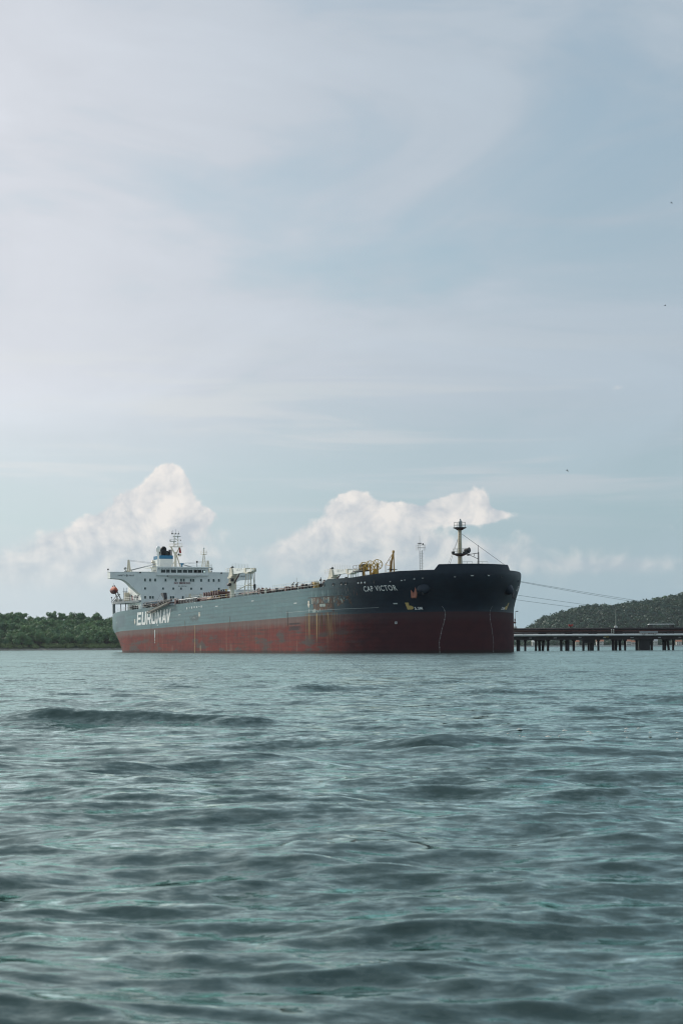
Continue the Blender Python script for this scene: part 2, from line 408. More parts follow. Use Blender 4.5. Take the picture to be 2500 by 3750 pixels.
# ------------------------------------------------------------------ sea
def sea():
    # one fan-shaped sheet round the camera: fine in view, coarser beside and behind, out to the horizon
    rng = np.random.default_rng(11)
    a_in = np.linspace(-13.5, 13.5, 760)
    a_out = 13.5 + (180 - 13.5) * (np.linspace(0, 1, 90)[1:]) ** 1.7
    ang = np.radians(np.concatenate([-a_out[::-1], a_in, a_out]))[:-1]
    r = np.concatenate([[0.0], np.geomspace(1.2, 4.0, 20)[:-1], np.geomspace(4.0, 420.0, 900), np.geomspace(420., 60000., 60)[1:]])
    dr = np.gradient(r)
    A, Rr = np.meshgrid(ang, r)
    X = Rr * np.sin(A); Y = Rr * np.cos(A); Z = np.zeros_like(X)
    da = np.gradient(ang)
    cell = np.maximum(dr[:, None] * np.ones_like(A), Rr * da[None, :])
    dX = np.zeros_like(X); dY = np.zeros_like(X)
    nw = 90
    lam = np.geomspace(0.22, 9.0, nw)
    main = math.radians(262)                       # wind sea running towards the boat, a little across
    for i, L in enumerate(lam):
        spread = math.radians(22 + 34 * (1 - i / nw))
        th = main + rng.normal(0, spread)
        k = 2 * np.pi / L
        amp = 0.0060 * L * rng.uniform(.5, 1.4) * (1.0 if L < 1.4 else (1.4 / L) ** .72)
        ph = rng.uniform(0, 2 * np.pi)
        # groups: slow modulation so that crests come and go
        gx = np.cos(th + rng.normal(0, .9)); gy = np.sin(th + rng.normal(0, .9))
        mod = .62 + .55 * np.sin((gx * X + gy * Y) * (k / rng.uniform(4.5, 8.)) + rng.uniform(0, 6.28))
        w = np.clip((L / cell - 2.2) / 2.5, 0, 1)
        a = amp * mod * w
        arg = k * (np.cos(th) * X + np.sin(th) * Y) + ph
        Z += a * np.cos(arg)
        dX -= a * np.cos(th) * np.sin(arg) * 1.0
        dY -= a * np.sin(th) * np.sin(arg) * 1.0
    # a steeper wave lump to the left of the view, and a few small ones
    for cx_, cy_, lx, ly, hh, rot in ((-5.3, 36.4, 1.25, .55, .19, .10), (-3.5, 36.0, 1.5, .60, .20, -.06), (-1.7, 35.3, 1.2, .5, .12, -.15), (-6.9, 37.4, .9, .5, .12, .1), (-4.3, 36.9, .7, .35, .10, .3), (-1.0, 63., 1.6, .8, .20, .1), (4.6, 58., 1.2, .6, .15, 0.), (1.9, 27.5, 1.5, .6, .12, .1), (-6.5, 52., 2.2, .8, .17, 0.)):
        ux = (X - cx_) * np.cos(rot) + (Y - cy_) * np.sin(rot); uy = -(X - cx_) * np.sin(rot) + (Y - cy_) * np.cos(rot)
        gss = hh * np.exp(-(ux / lx) ** 2 - (uy / ly) ** 2)
        Z += gss; dY -= gss * .9
    X = X + dX; Y = Y + dY
    nr, na = X.shape
    vs = np.stack([X, Y, Z], -1).reshape(-1, 3)
    i, j = np.meshgrid(np.arange(nr - 1), np.arange(na), indexing='ij')
    jn = (j + 1) % na
    q = np.stack([i * na + j, (i + 1) * na + j, (i + 1) * na + jn, i * na + jn], -1).reshape(-1, 4)
    q = q[na:]                                       # drop the collapsed first ring
    me = bpy.data.meshes.new('sea')
    me.vertices.add(len(vs)); me.vertices.foreach_set('co', vs.ravel())
    me.loops.add(q.size); me.loops.foreach_set('vertex_index', q[:, ::-1].ravel().astype(np.int32))
    me.polygons.add(len(q)); me.polygons.foreach_set('loop_start', np.arange(0, q.size, 4, dtype=np.int32))
    me.polygons.foreach_set('loop_total', np.full(len(q), 4, dtype=np.int32))
    me.update(calc_edges=True); me.validate()
    me.polygons.foreach_set('use_smooth', [True] * len(me.polygons))
    m, g, b, o = newmat('sea_water')
    geo = g.n('ShaderNodeNewGeometry'); P = V(g, geo.outputs['Position']); N = V(g, geo.outputs['Normal'])
    n1 = g.noise(g.vmul(P, (1.0, 1.5, 1.)), 5.6, 4., .64, color=True)
    n2 = g.noise(g.vmul(P, (.8, 1.2, 1.)), .75, 4., .55, color=True)
    n3 = g.noise(g.vmul(P, (.022, .085, 1.)), 1., 4., .6)
    dist = g.sep(P)[1]
    near = g.ss(dist, 30., 160.)
    k1 = near * .30 + .80
    k2 = near * .55 + .22
    n4 = g.noise(g.vmul(P, (.85, 2.4, 1.)), 1.9, 3., .6, color=True)
    t = g.vadd(g.scale(g.vadd(n1, (-.5, -.5, -.5)), k1), g.scale(g.vadd(n2, (-.5, -.5, -.5)), k2))
    t = g.vadd(t, g.scale(g.vadd(n4, (-.5, -.5, -.5)), near * .30 + .60))
    t = g.vmul(t, (1., 1., 0.))
    nn = g.norm(g.vadd(N, g.scale(t, g.ss(n3, .34, .66) * .55 + .60)))
    body = g.n('ShaderNodeBsdfDiffuse'); g.put(body.inputs[0], g.mix(g.ss(n3, .4, .6), (.019,.036,.033), (.024,.044,.040)))
    refl = g.n('ShaderNodeBsdfGlossy'); refl.inputs[0].default_value = (.82, .99, .945, 1); g.put(refl.inputs['Roughness'], near * .08 + .06)
    fr = g.n('ShaderNodeFresnel'); fr.inputs[0].default_value = 1.33
    for nd in (refl, fr): g.nt.links.new(nn.s, nd.inputs['Normal'])
    mxs = g.n('ShaderNodeMixShader'); g.nt.links.new(fr.outputs[0], mxs.inputs[0]); g.nt.links.new(body.outputs[0], mxs.inputs[1]); g.nt.links.new(refl.outputs[0], mxs.inputs[2])
    g.nt.links.new(mxs.outputs[0], o.inputs[0]); g.nt.nodes.remove(b)
    # a few pale flecks drifting in a line to the right
    cand = np.where((vs[:, 0] > 2.0) & (vs[:, 0] < 5.6) & (vs[:, 1] > 28.5) & (vs[:, 1] < 32.5))[0]
    fl_ = MB()
    for q_ in rng.choice(cand, 46, replace=False):
        c_ = vs[q_]; r_ = rng.uniform(.012, .04)
        if rng.random() < .4 and abs(c_[1] - 30.4) > .8: continue
        fl_.add([(c_[0] + r_*1.5*math.cos(a_), c_[1] + r_*math.sin(a_), c_[2] + .012) for a_ in np.linspace(0, 5.24, 6)] + [(c_[0], c_[1], c_[2] + .03)], [(k_, (k_+1) % 6, 6) for k_ in range(6)])
    fl_.build('floating_flecks', paint('pale_fleck', (.62,.58,.50), .8), None, kind='stuff', label='scattered pale specks floating on the water at right', category='debris')
    return obj('sea', me, m, kind='structure')
sea()

# ------------------------------------------------------------------ land on the left
SHORE_D = 1500.
def head_h(x, y):
    """height of the left headland at x, y"""
    t = max(0., min(1., (y - (SHORE_D + 4)) / 95.))
    base = .6 + 17.5 * t ** .8
    prof = 1. + .12 * math.sin(x * .045 + 1.3) + .08 * math.sin(x * .11)
    e = max(0., min(1., (-60. - x) / 70.)); e = e * e * (3 - 2 * e)
    return (base * prof) * e + .4 * e - 1.5 * (1 - e)
def terrain(name, fn, x0, x1, y0, y1, nx, ny, mat, **kw):
    vs = []; fs = []
    for j in range(ny + 1):
        for i in range(nx + 1):
            x = x0 + (x1 - x0) * i / nx; y = y0 + (y1 - y0) * j / ny
            vs.append((x, y, fn(x, y)))
    for j in range(ny):
        for i in range(nx): a = j * (nx + 1) + i; fs.append((a, a + 1, a + nx + 2, a + nx + 1))
    me = bpy.data.meshes.new(name); me.from_pydata(vs, [], fs); me.update()
    return obj(name, me, mat, smooth=True, **kw)
m, g, b, o = newmat('forest_floor')
p = V(g, g.n('ShaderNodeNewGeometry').outputs['Position'])
zc = g.sep(p)[2]
n = g.noise(p, .12, 5., .6)
cc = g.mix(g.ss(n, .35, .65), (.030,.050,.025), (.055,.075,.032))
cc = g.mix(g.ss(zc + (n - .5) * 1.2, 1.5, .9), cc, g.mix(g.ss(g.noise(p, .6, 4., .6), .4, .6), (.30,.29,.25), (.16,.15,.13)))
g.put(b.inputs['Base Color'], cc); b.inputs['Roughness'].default_value = .95
M['forest_floor'] = m
def left_fn(x, y):
    if y < SHORE_D: return -1.2
    if y < SHORE_D + 6: return -.6 + 1.7 * (y - SHORE_D) / 6. * max(0., min(1., (-70. - x) / 40.))
    return head_h(x, y)
terrain('headland', left_fn, -420, -40, SHORE_D - 2, SHORE_D + 170, 95, 86, M['forest_floor'], kind='structure')

def leafmat(name, c1, c2, c3, ki=.35, ns=.22):
    m, g, b, o = newmat(name)
    oi = g.n('ShaderNodeObjectInfo'); rv = V(g, oi.outputs['Random'])
    p = V(g, g.n('ShaderNodeNewGeometry').outputs['Position'])
    isl = V(g, g.n('ShaderNodeNewGeometry').outputs['Random Per Island'])
    n = g.noise(p, ns, 3., .5)
    c = g.mix(rv, c1, c2); c = g.mix(g.ss(n, .45, .7) * .6, c, c3); c = g.mix(isl * ki, c, c3)
    g.put(b.inputs['Base Color'], c); b.inputs['Roughness'].default_value = .6
    b.inputs['Specular IOR Level'].default_value = .25
    tr = g.n('ShaderNodeBsdfTranslucent'); g.put(tr.inputs[0], g.scale(c, 1.0))
    mx = g.n('ShaderNodeMixShader'); mx.inputs[0].default_value = .25
    g.nt.links.new(b.outputs[0], mx.inputs[1]); g.nt.links.new(tr.outputs[0], mx.inputs[2]); g.nt.links.new(mx.outputs[0], o.inputs[0])
    return m
M['leaf'] = leafmat('tree_leaves', (.062,.165,.085), (.105,.215,.090), (.175,.265,.095))
M['leaf_light'] = leafmat('shore_bush_leaves', (.20,.29,.11), (.24,.31,.13), (.27,.32,.15))
M['leaf_far'] = leafmat('hill_leaves', (.022,.066,.040), (.030,.076,.042), (.050,.100,.048), .10, .03)

def leaf_quads(rg, n, lobes, size, jit=.36):
    """leaf clumps on the shells of several lobes: arrays of vertices and quads"""
    L = np.array(lobes); w = L[:, 3] ** 2; w = w / w.sum()
    idx = rg.choice(len(L), n, p=w)
    dirs = rg.normal(size=(n, 3)); dirs /= np.linalg.norm(dirs, axis=1)[:, None]
    rad = L[idx, 3] * (1 - .32 * rg.random(n) ** 2) * (1 + .12 * rg.normal(size=n))
    c = L[idx, :3] + dirs * rad[:, None] * np.array([1, 1, .82])
    nrm = dirs + rg.normal(0, jit, (n, 3)); nrm /= np.linalg.norm(nrm, axis=1)[:, None]
    a = np.cross(nrm, rg.normal(size=(n, 3))); a /= np.linalg.norm(a, axis=1)[:, None]
    b_ = np.cross(nrm, a)
    s = size * rg.uniform(.6, 1.35, n)[:, None]
    v = np.stack([c - a*s - b_*s*.6, c + a*s*.9 - b_*s*.7, c + a*s + b_*s*.6, c - a*s*.8 + b_*s*.75], 1)
    return v.reshape(-1, 3), np.arange(4 * n).reshape(-1, 4)
def quads_mesh(name, v, q):
    me = bpy.data.meshes.new(name)
    me.vertices.add(len(v)); me.vertices.foreach_set('co', v.ravel())
    me.loops.add(q.size); me.loops.foreach_set('vertex_index', q.ravel().astype(np.int32))
    me.polygons.add(len(q)); me.polygons.foreach_set('loop_start', np.arange(0, q.size, 4, dtype=np.int32))
    me.polygons.foreach_set('loop_total', np.full(len(q), 4, dtype=np.int32))
    me.update(calc_edges=True); return me
rg = np.random.default_rng(5)
crowns = []; trunks = []
for k in range(7):
    lobes = [(0, 0, 6.0, 3.2)]
    for i in range(8):
        a = rg.uniform(0, 6.28); rr = rg.uniform(1.4, 3.4)
        lobes.append((rr*math.cos(a), rr*math.sin(a), 6.0 + rg.uniform(-2.6, 2.6), rg.uniform(1.2, 2.2)))
    v, q = leaf_quads(rg, 900, lobes, .42)
    me = quads_mesh('tree_crown_mesh', v, q); me.materials.append(M['leaf']); crowns.append(me)
    t = MB(); t.tube((0,0,-1.0), (.2,.1,4.2), .32, .20, 7)
    for i in range(4):
        l = lobes[1 + i]; t.tube((.15,.08,3.2), (l[0]*.8, l[1]*.8, l[2]), .14, .05, 5)
    tm = t.mesh('tree_trunk_mesh'); tm.materials.append(M['bark']); trunks.append(tm)
def tree(x, y, z, s, k, rz, label, group=None, mat=None, sz=1.0):
    t = empty('broadleaf_tree', (x, y, z), (0, 0, rz)); t.scale = (s, s, s * sz)
    tag(t, label, 'tree', group)
    tr = obj('trunk', trunks[k], None, t); cr = obj('crown', crowns[k], None, t)
    return t
# trees of the left wood, from the shore up the slope
pts = []
tries = 0
while len(pts) < 285 and tries < 60000:
    tries += 1
    y = SHORE_D + 10 + 92 * rnd.random() ** 1.15; x = rnd.uniform(-300, -135)
    dmin = 6.1 if y < SHORE_D + 60 else 7.0
    if all((x-a)**2 + ((y-b_)*1.0)**2 > dmin**2 for a, b_, _ in pts): pts.append((x, y, 0))
LBL = 'rounded dark green tree among many in the dense wood on the left shore'
for x, y, _ in pts:
    tree(x, y, left_fn(x, y) - .8, rnd.uniform(.82, 1.30), rnd.randrange(7), rnd.uniform(0, 6.28), LBL, 'trees of the wood on the left shore')
def skyline(xp, top_px, s, label):
    D = SHORE_D + 98.; X = (xp - 1250) / 7292. * D
    ztop = CAM_H + (2369 + .0052*(1250 - xp) - top_px) / 7292. * D
    return tree(X, D, ztop - 9.3 * s, s, rnd.randrange(7), rnd.uniform(0, 6.28), label, None)
skyline(192, 2241, 1.1, 'tallest tree of the left wood, standing up right of the small palm on the skyline')
skyline(229, 2245, .95, 'slim tree top on the skyline of the left wood, second bump right of the palm')
skyline(286, 2241, 1.35, 'broad domed tree on the left wood skyline, midway between the palm and the tanker stern')
skyline(356, 2243, 1.1, 'domed tree on the skyline just left of the tanker stern')
# palm
pl = empty('palm_tree', ((153-1250)/7292.*1590, 1590, 15.0)); tag(pl, 'small palm with star shaped crown poking above the left wood', 'palm tree')
t = MB(); t.tube((0,0,0), (.4,0,10.2), .26, .18, 8); t.build('trunk', M['bark'], pl)
fv = []; ff = []
for i in range(15):
    a = i * 2.4; up = .2 + .75 * ((i * 7) % 15) / 15.
    prev = None
    for k in range(6):
        u = k / 5.; rr = 3.1 * u; zz_ = 10.2 + 2.2 * up * u * 1.6 - 2.6 * u * u * (1.15 - up * .5)
        wd = .55 * (1 - u) ** .6 * (.35 + u) + .04
        cpt = (.4 + rr*math.cos(a), rr*math.sin(a), zz_); sd = (-math.sin(a)*wd, math.cos(a)*wd)
        fv += [(cpt[0]+sd[0], cpt[1]+sd[1], cpt[2]-.18), cpt, (cpt[0]-sd[0], cpt[1]-sd[1], cpt[2]-.18)]
        n0 = len(fv) - 3
        if prev is not None: ff += [(prev, prev+1, n0+1, n0), (prev+1, prev+2, n0+2, n0+1)]
        prev = n0
me = bpy.data.meshes.new('palm_crown'); me.from_pydata(fv, [], ff); obj('crown', me, M['leaf'], pl)
# low scrub along the shore: one mass
vv = []; qq = []; off = 0
for i in range(240):
    x = rnd.uniform(-300, -120); y = SHORE_D + 6 + 7 * rnd.random(); r0 = rnd.uniform(1.2, 2.6)
    v, q = leaf_quads(rg, 70, [(x, y, left_fn(x, y) + r0*.5, r0), (x + rnd.uniform(-1.5,1.5), y, left_fn(x, y) + r0*.4, r0*.8)], .34)
    vv.append(v); qq.append(q + off); off += len(v)
obj('shore_scrub', quads_mesh('shore_scrub', np.concatenate(vv), np.concatenate(qq)), M['leaf_light'], kind='stuff', label='low pale green scrub along the left waterline', category='scrub')

# ------------------------------------------------------------------ hill and far shore on the right
HD = 3000.
hp_px = [(1700,2366),(1860,2345),(1905,2328),(1941,2303),(1991,2270),(2049,2250),(2119,2235),(2215,2224),(2310,2211),(2393,2201),(2430,2191),(2500,2175),(2700,2140),(3000,2110),(3400,2135),(3900,2250)]
hx = [(a - 1250) / 7292. * HD for a, _ in hp_px]; hzv = [CAM_H + (2369 + .0052*(1250 - a) - b_) / 7292. * HD - 5.0 for a, b_ in hp_px]
def hill_fn(x, y):
    top = float(np.interp(x, hx, hzv)); top = max(top, 2.5)
    t = max(0., min(1., (y - 2780.) / (HD - 2780.)))
    back = max(0., min(1., 1 - (y - HD) / 500.)) if y > HD else 1.
    hgt = 1.6 + (top - 1.6) * (t * t * (3 - 2 * t)) ** .8 * back
    hgt += (1.8 * math.sin(x * .03 + y * .02) + 1.2 * math.sin(x * .07 - y * .05)) * t
    e = max(0., min(1., (x - 205.) / 60.))
    return hgt * e - 1.5 * (1 - e) if y > 2692 else (-1.4 + 3.0 * max(0, (y - 2684.)) / 8. * e)
terrain('hill', hill_fn, 190, 1150, 2680, 3500, 110, 90, M['forest_floor'], kind='structure')
vv = []; qq = []; off = 0
nt_ = 0
while nt_ < 5200:
    x = rnd.uniform(250, 640) if rnd.random() < .9 else rnd.uniform(640, 900)
    y = 2715 + 320 * rnd.random() ** .8
    z = hill_fn(x, y)
    if z < 2.0 and rnd.random() < .5: continue
    r0 = 2.2 + 4.6 * rnd.random() ** 2
    nq = 34 if x < 640 else 16
    ctr = [(x, y, z + r0*.75, r0), (x + rnd.uniform(-2,2), y + rnd.uniform(-2,2), z + r0*1.2, r0*.6)]
    v, q = leaf_quads(rg, nq, ctr, 1.25, .2)
    vv.append(v); qq.append(q + off); off += len(v); nt_ += 1
obj('hill_forest', quads_mesh('hill_forest', np.concatenate(vv), np.concatenate(qq)), M['leaf_far'], kind='stuff', label='dense dark green forest covering the hill behind the jetty', category='forest')
# lone crowns that stand clear of the hill's skyline
def hill_tree(xp, top_px, s, label):
    X = (xp - 1250) / 7292. * HD; zt = CAM_H + (2369 + .0052*(1250 - xp) - top_px) / 7292. * HD
    t = tree(X, HD, zt - 9.0*s, s, rnd.randrange(7), rnd.uniform(0,6), label)
    return t
hill_tree(2216, 2214, .9, 'flat topped tree standing out on the hill skyline above the jetty middle')
hill_tree(2398, 2190, 1.15, 'spreading tree on the hill skyline above the roofed walkway of the jetty')
hill_tree(2434, 2180, .95, 'tree on the hill skyline near the right edge of the picture')
hill_tree(1945, 2297, .8, 'small tree at the foot of the hill, nearest the tanker bow')
# far beach wall and houses glimpsed between the piles
w = MB(); w.box((230, 2686, -1), (1000, 2692, 1.7)); w.build('sea_wall', M['concrete'], None, kind='thing', label='low grey sea wall along the far shore behind the jetty piles', category='wall')
def house(xp, wpx, hpx, name_label, wallm, roofm, D=2705., nwin=3):
    X = (xp - 1250) / 7292. * D; W = wpx / 7292. * D; H = hpx / 7292. * D
    t = empty('house', (X, D, 1.4)); tag(t, name_label, 'house')
    m_ = MB(); m_.box((-W/2, 0, 0), (W/2, 7, H)); m_.build('wall', wallm, t)
    m_ = MB(); m_.prism([(-.5, H+.01), (7.5, H+.01), (3.5, H + 2.3)], 0, -W/2 - .5, W/2 + .5); m_.build('roof', roofm, t)
    for i in range(nwin):
        cx_ = -W/2 + W * (i + .5) / nwin
        for zl in ([H*.28, H*.68] if H > 4.5 else [H*.5]):
            m_ = MB(); m_.box((cx_-.5, -.06, zl-.6), (cx_+.5, .0, zl+.6)); m_.build('window', M['glass'], t)
    return t
house(2300, 16, 15, 'white house with two rows of windows under an orange roof, behind the four jetty piles', M['housewall'], M['pink_roof'], nwin=4)
house(2318, 26, 12, 'wide low house with orange roof beside the white two row house', M['housewall'], M['pink_roof'], 2725., 5)
house(2196, 26, 15, 'long house with orange roof behind the single pile right of the wide pile group', M['housewall'], M['pink_roof'], 2715., 5)
house(2112, 14, 14, 'yellowish house with orange roof beside the middle pile pair', M['cream'], M['pink_roof'], 2715., 3)
house(2397, 18, 16, 'pale greenish house right of the broad dark pier block', M['housewall'], M['greypaint'], 2715., 3)
house(1953, 12, 14, 'small white house nearest the tanker bow on the far shore', M['housewall'], M['housewall'], 2715., 2)
house(2485, 20, 13, 'orange roofed house at the right edge behind the last piles', M['housewall'], M['pink_roof'], 2715., 3)

# ------------------------------------------------------------------ the tanker (x = metres from the stern, y = to port, z = above its midship waterline)
TH = .3418; TRIM = .0095
ux, uy = math.sin(TH), -math.cos(TH)
ship = empty('oil_tanker', (-16.2 - ux*137, 551.85 - uy*137, -TRIM*137), (0, -TRIM, math.atan2(uy, ux)))
tag(ship, 'large moored oil tanker with scuffed grey side, red bottom, dark bow and white superstructure', 'ship')
DECK = 13.95
def cl(x, a=0., b=1.): return max(a, min(b, x))
def bow_par(z):
    w = cl((z - 7.5) / 8.5); w = w*w*(3 - 2*w)
    return 223., 268.4 + 5.4*w, 1.66 + .12*w
def stern_par(z):
    w = cl((9.5 - z) / 8.2) ** 1.25
    return 8.*w, 16.3 - 3.4*w
def hb(s, z):
    s1, sE, m_ = bow_par(z)
    if s > s1:
        u = cl((s - s1) / (sE - s1)); return 24. * max(0., 1 - u*u) ** (1 / m_)
    s0, b0 = stern_par(z)
    if s < 58:
        u = cl((s - s0) / (58 - s0)); return b0 + (24 - b0) * math.sin(math.pi/2*u)
    return 24.
def ship_rows(zs_fn, s_from=None, nb=56):
    """columns of the starboard half from stern to stem, as parameters"""
    return None
def side_cols(z, s_from):
    s0 = stern_par(z)[0]; s1, sE, m_ = bow_par(z)
    cols_ = []
    if s_from is None:
        for i in range(26): cols_.append(s0 + (58 - s0) * i / 25.)
        for i in range(1, 34): cols_.append(58 + (223 - 58) * i / 33.)
        a0 = 0.
    else: a0 = (s_from - s1) / (sE - s1)
    n = 60
    t0 = math.asin(cl(a0))
    for i in range(0 if s_from is not None else 1, n + 1):
        u = math.sin(t0 + (math.pi/2 - t0) * i / n); cols_.append(s1 + (sE - s1) * u)
    return cols_
def hull_mesh():
    zs = [-5, -3, -1.3, 0, 1.2, 2.4, 3.6, 4.8, 5.8, 6.8, BOOT, 8.3, 9.0, 9.8, 10.6, 11.4, 12.2, 13.0, DECK]
    vs = []; fs = []; rows = []
    for z in zs:
        ss_ = side_cols(z, None)
        st_ = [(s, -hb(s, z), z) for s in ss_]; pt = [(s, hb(s, z), z) for s in reversed(ss_[:-1])]
        row = list(range(len(vs), len(vs) + len(st_) + len(pt))); vs += st_ + pt; rows.append(row)
    for a, b_ in zip(rows[:-1], rows[1:]):
        n = len(a)
        for i in range(n): j = (i + 1) % n; fs.append((a[i], a[j], b_[j], b_[i]))
    fs.append(tuple(rows[0][::-1])); fs.append(tuple(rows[-1]))
    me = bpy.data.meshes.new('hull'); me.from_pydata(vs, [], fs); me.update(); fixnormals(me)
    return me
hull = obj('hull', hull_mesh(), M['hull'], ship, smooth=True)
me = hull.data
me.polygons[len(me.polygons)-1].use_smooth = False; me.polygons[len(me.polygons)-2].use_smooth = False
for pg in me.polygons:
    if abs(pg.normal.x) > .96 and pg.center.x < 10: pg.use_smooth = False
# sharp edges at deck and transom
me.set_sharp_from_angle(angle=R(32))

def bul_top(s):
    z = 15.62 + .85 * cl((s - 249.) / 13.)
    return DECK + (z - DECK) * cl((s - 236.9) / 2.3) ** .75
def bulwark(name, s_from, z0f, z1f, side_rows, s_to_in=None):
    vs = []; fs = []; out_rows = []; in_rows = []
    nz = side_rows
    cols_ = side_cols(DECK, s_from)
    uu = [(s - s_from) / (cols_[-1] - s_from) for s in cols_]
    for k in range(nz + 1):
        o_, i_ = [], []
        for sgn in (-1, 1):
            seq = uu if sgn < 0 else uu[::-1][1:]
            for u in seq:
                s_ref = s_from + (cols_[-1] - s_from) * u
                z = z0f(s_ref) + (z1f(s_ref) - z0f(s_ref)) * k / nz
                sE = bow_par(z)[1]; s = s_from + (sE - s_from) * u
                b_ = hb(s, z)
                o_.append((s, sgn*b_, z)); i_.append((s - .22*u, sgn*max(0, b_ - .2), z))
        out_rows.append(list(range(len(vs), len(vs)+len(o_)))); vs += o_
        in_rows.append(list(range(len(vs), len(vs)+len(i_)))); vs += i_
    n = len(out_rows[0])
    for k in range(nz):
        for i in range(n - 1):
            fs.append((out_rows[k][i], out_rows[k][i+1], out_rows[k+1][i+1], out_rows[k+1][i]))
            fs.append((in_rows[k][i+1], in_rows[k][i], in_rows[k+1][i], in_rows[k+1][i+1]))
    for i in range(n - 1): fs.append((out_rows[nz][i], out_rows[nz][i+1], in_rows[nz][i+1], in_rows[nz][i]))
    for e in (0, n - 1):
        for k in range(nz): fs.append((out_rows[k][e], out_rows[k+1][e], in_rows[k+1][e], in_rows[k][e]))
    me = bpy.data.meshes.new(name); me.from_pydata(vs, [], fs); me.update()
    fixnormals(me)
    o = obj(name, me, M['hull'], ship, smooth=True); me.set_sharp_from_angle(angle=R(40)); return o
bulwark('bulwark', 236.9, lambda s: DECK, bul_top, 4)
bulwark('bow_breakwater', 269.35, lambda s: bul_top(s), lambda s: bul_top(s) + 1.15 * cl((s - 269.35) / .55), 3)

# deck plating and forecastle deck inside the bulwark
fo = MB()
sEd = bow_par(13.9)[1] - .8
ss_ = [237.5 + (sEd - 237.5) * math.sin(i/20*math.pi/2) for i in range(21)]
poly = [(s, -max(0., hb(s + .6, 13.9) - .6)) for s in ss_] + [(s, max(0., hb(s + .6, 13.9) - .6)) for s in ss_[::-1][1:]]
fo.prism(poly, 2, DECK + .03, DECK + .45); fo.build('forecastle_deck', M['brown'], ship)

def HP(s, z, off=.05, side=-1):
    """point on the hull skin, pushed off along its normal"""
    e = .05
    b0 = hb(s, z); ds = (hb(s + e, z) - hb(s - e, z)) / (2*e); dzv = (hb(s, z + e) - hb(s, z - e)) / (2*e)
    n = Vector((-ds, 1., -dzv)).normalized()
    p = Vector((s, b0, z)) + n * off
    return (p.x, p.y * side, p.z)
def hull_patch(name, polys, mat, parent, off=.05, side=-1, thick=.03):
    """flat shapes (lists of (s, z) outlines) wrapped on the hull skin, with a little thickness"""
    vs = []; fs = []
    for po in polys:
        n = len(po); o0 = len(vs)
        vs += [HP(s, z, off, side) for s, z in po]; fs.append(tuple(range(o0, o0 + n)))
    me = bpy.data.meshes.new(name); me.from_pydata(vs, [], fs); me.update()
    return obj(name, me, mat, parent)
def strip(pl):
    """split a long quad (s0,z0)-(s1,z1) box in s so it hugs the curve"""
    s0, s1, z0, z1 = pl; n = max(1, int((s1 - s0) / .8)); r_ = []
    for i in range(n):
        a = s0 + (s1 - s0)*i/n; c_ = s0 + (s1 - s0)*(i+1)/n; r_.append([(a, z0), (c_, z0), (c_, z1), (a, z1)])
    return r_

# text: the built-in font turned into mesh outlines and wrapped on
_tc = {}
def text_mesh(body, bold=.0, spacing=1.0):
    cu = bpy.data.curves.new('txt', 'FONT'); cu.body = body; cu.size = 1.0; cu.offset = bold; cu.space_character = spacing
    cu.resolution_u = 3
    ob = bpy.data.objects.new('txt', cu); col.objects.link(ob)
    dg = bpy.context.evaluated_depsgraph_get(); ev = ob.evaluated_get(dg); me = ev.to_mesh()
    v = [tuple(q.co) for q in me.vertices]; f = [tuple(p_.vertices) for p_ in me.polygons]
    ev.to_mesh_clear(); bpy.data.objects.remove(ob); bpy.data.curves.remove(cu)
    xs = [q[0] for q in v]; ys = [q[1] for q in v]
    x0, x1, y0, y1 = min(xs), max(xs), min(ys), max(ys)
    return [((q[0]-x0)/(x1-x0), (q[1]-y0)/(y1-y0)) for q in v], f
def text_on(name, body, fn, mat, parent, bold=.02, spacing=1.0):
    uv, f = text_mesh(body, bold, spacing)
    me = bpy.data.meshes.new(name); me.from_pydata([fn(u, v) for u, v in uv], [], f); me.update()
    return obj(name, me, mat, parent)

# company lettering: squared, slanted letters made of strokes on a 0..1 grid
GL = {
 'E': [[(0,0),(.25,0),(.25,1),(0,1)], [(.28,.80),(1,.80),(1,1),(.28,1)], [(.28,.42),(.88,.42),(.88,.60),(.28,.60)], [(.28,0),(1,0),(1,.20),(.28,.20)]],
 'U': [[(0,.12),(.28,.12),(.28,1),(0,1)], [(.72,.12),(1,.12),(1,1),(.72,1)], [(0,.12),(.14,0),(.86,0),(1,.12),(.80,.20),(.20,.20)]],
 'R': [[(0,0),(.25,0),(.25,1),(0,1)], [(.28,.82),(.72,.82),(.72,.94),(.9,1),(.28,1)], [(.72,.46),(1,.46),(1,.90),(.9,1),(.72,.94)], [(.28,.36),(.92,.36),(1,.46),(.72,.54),(.28,.54)], [(.50,.36),(.76,.36),(1.02,0),(.72,0)]],
 'O': [[(0,.12),(.28,.12),(.28,.88),(0,.88)], [(.72,.12),(1,.12),(1,.88),(.72,.88)], [(0,.88),(.28,.80),(.72,.80),(1,.88),(.86,1),(.14,1)], [(0,.12),(.14,0),(.86,0),(1,.12),(.72,.20),(.28,.20)]],
 'N': [[(0,0),(.26,0),(.26,1),(0,1)], [(.74,0),(1,0),(1,1),(.74,1)], [(.26,1),(.26,.62),(.74,0),(.74,.38)]],
 'A': [[(0,0),(.28,0),(.64,1),(.40,1)], [(.46,1),(.64,1),(1,0),(.72,0)], [(.26,.20),(.76,.20),(.70,.38),(.34,.38)]],
 'V': [[(0,1),(.28,1),(.56,0),(.34,0)], [(.72,1),(1,1),(.62,0),(.38,0)]],
}
word = 'EURONAV'; s_a, s_b = 66.0, 108.6; adv = (s_b - s_a) / 7.0
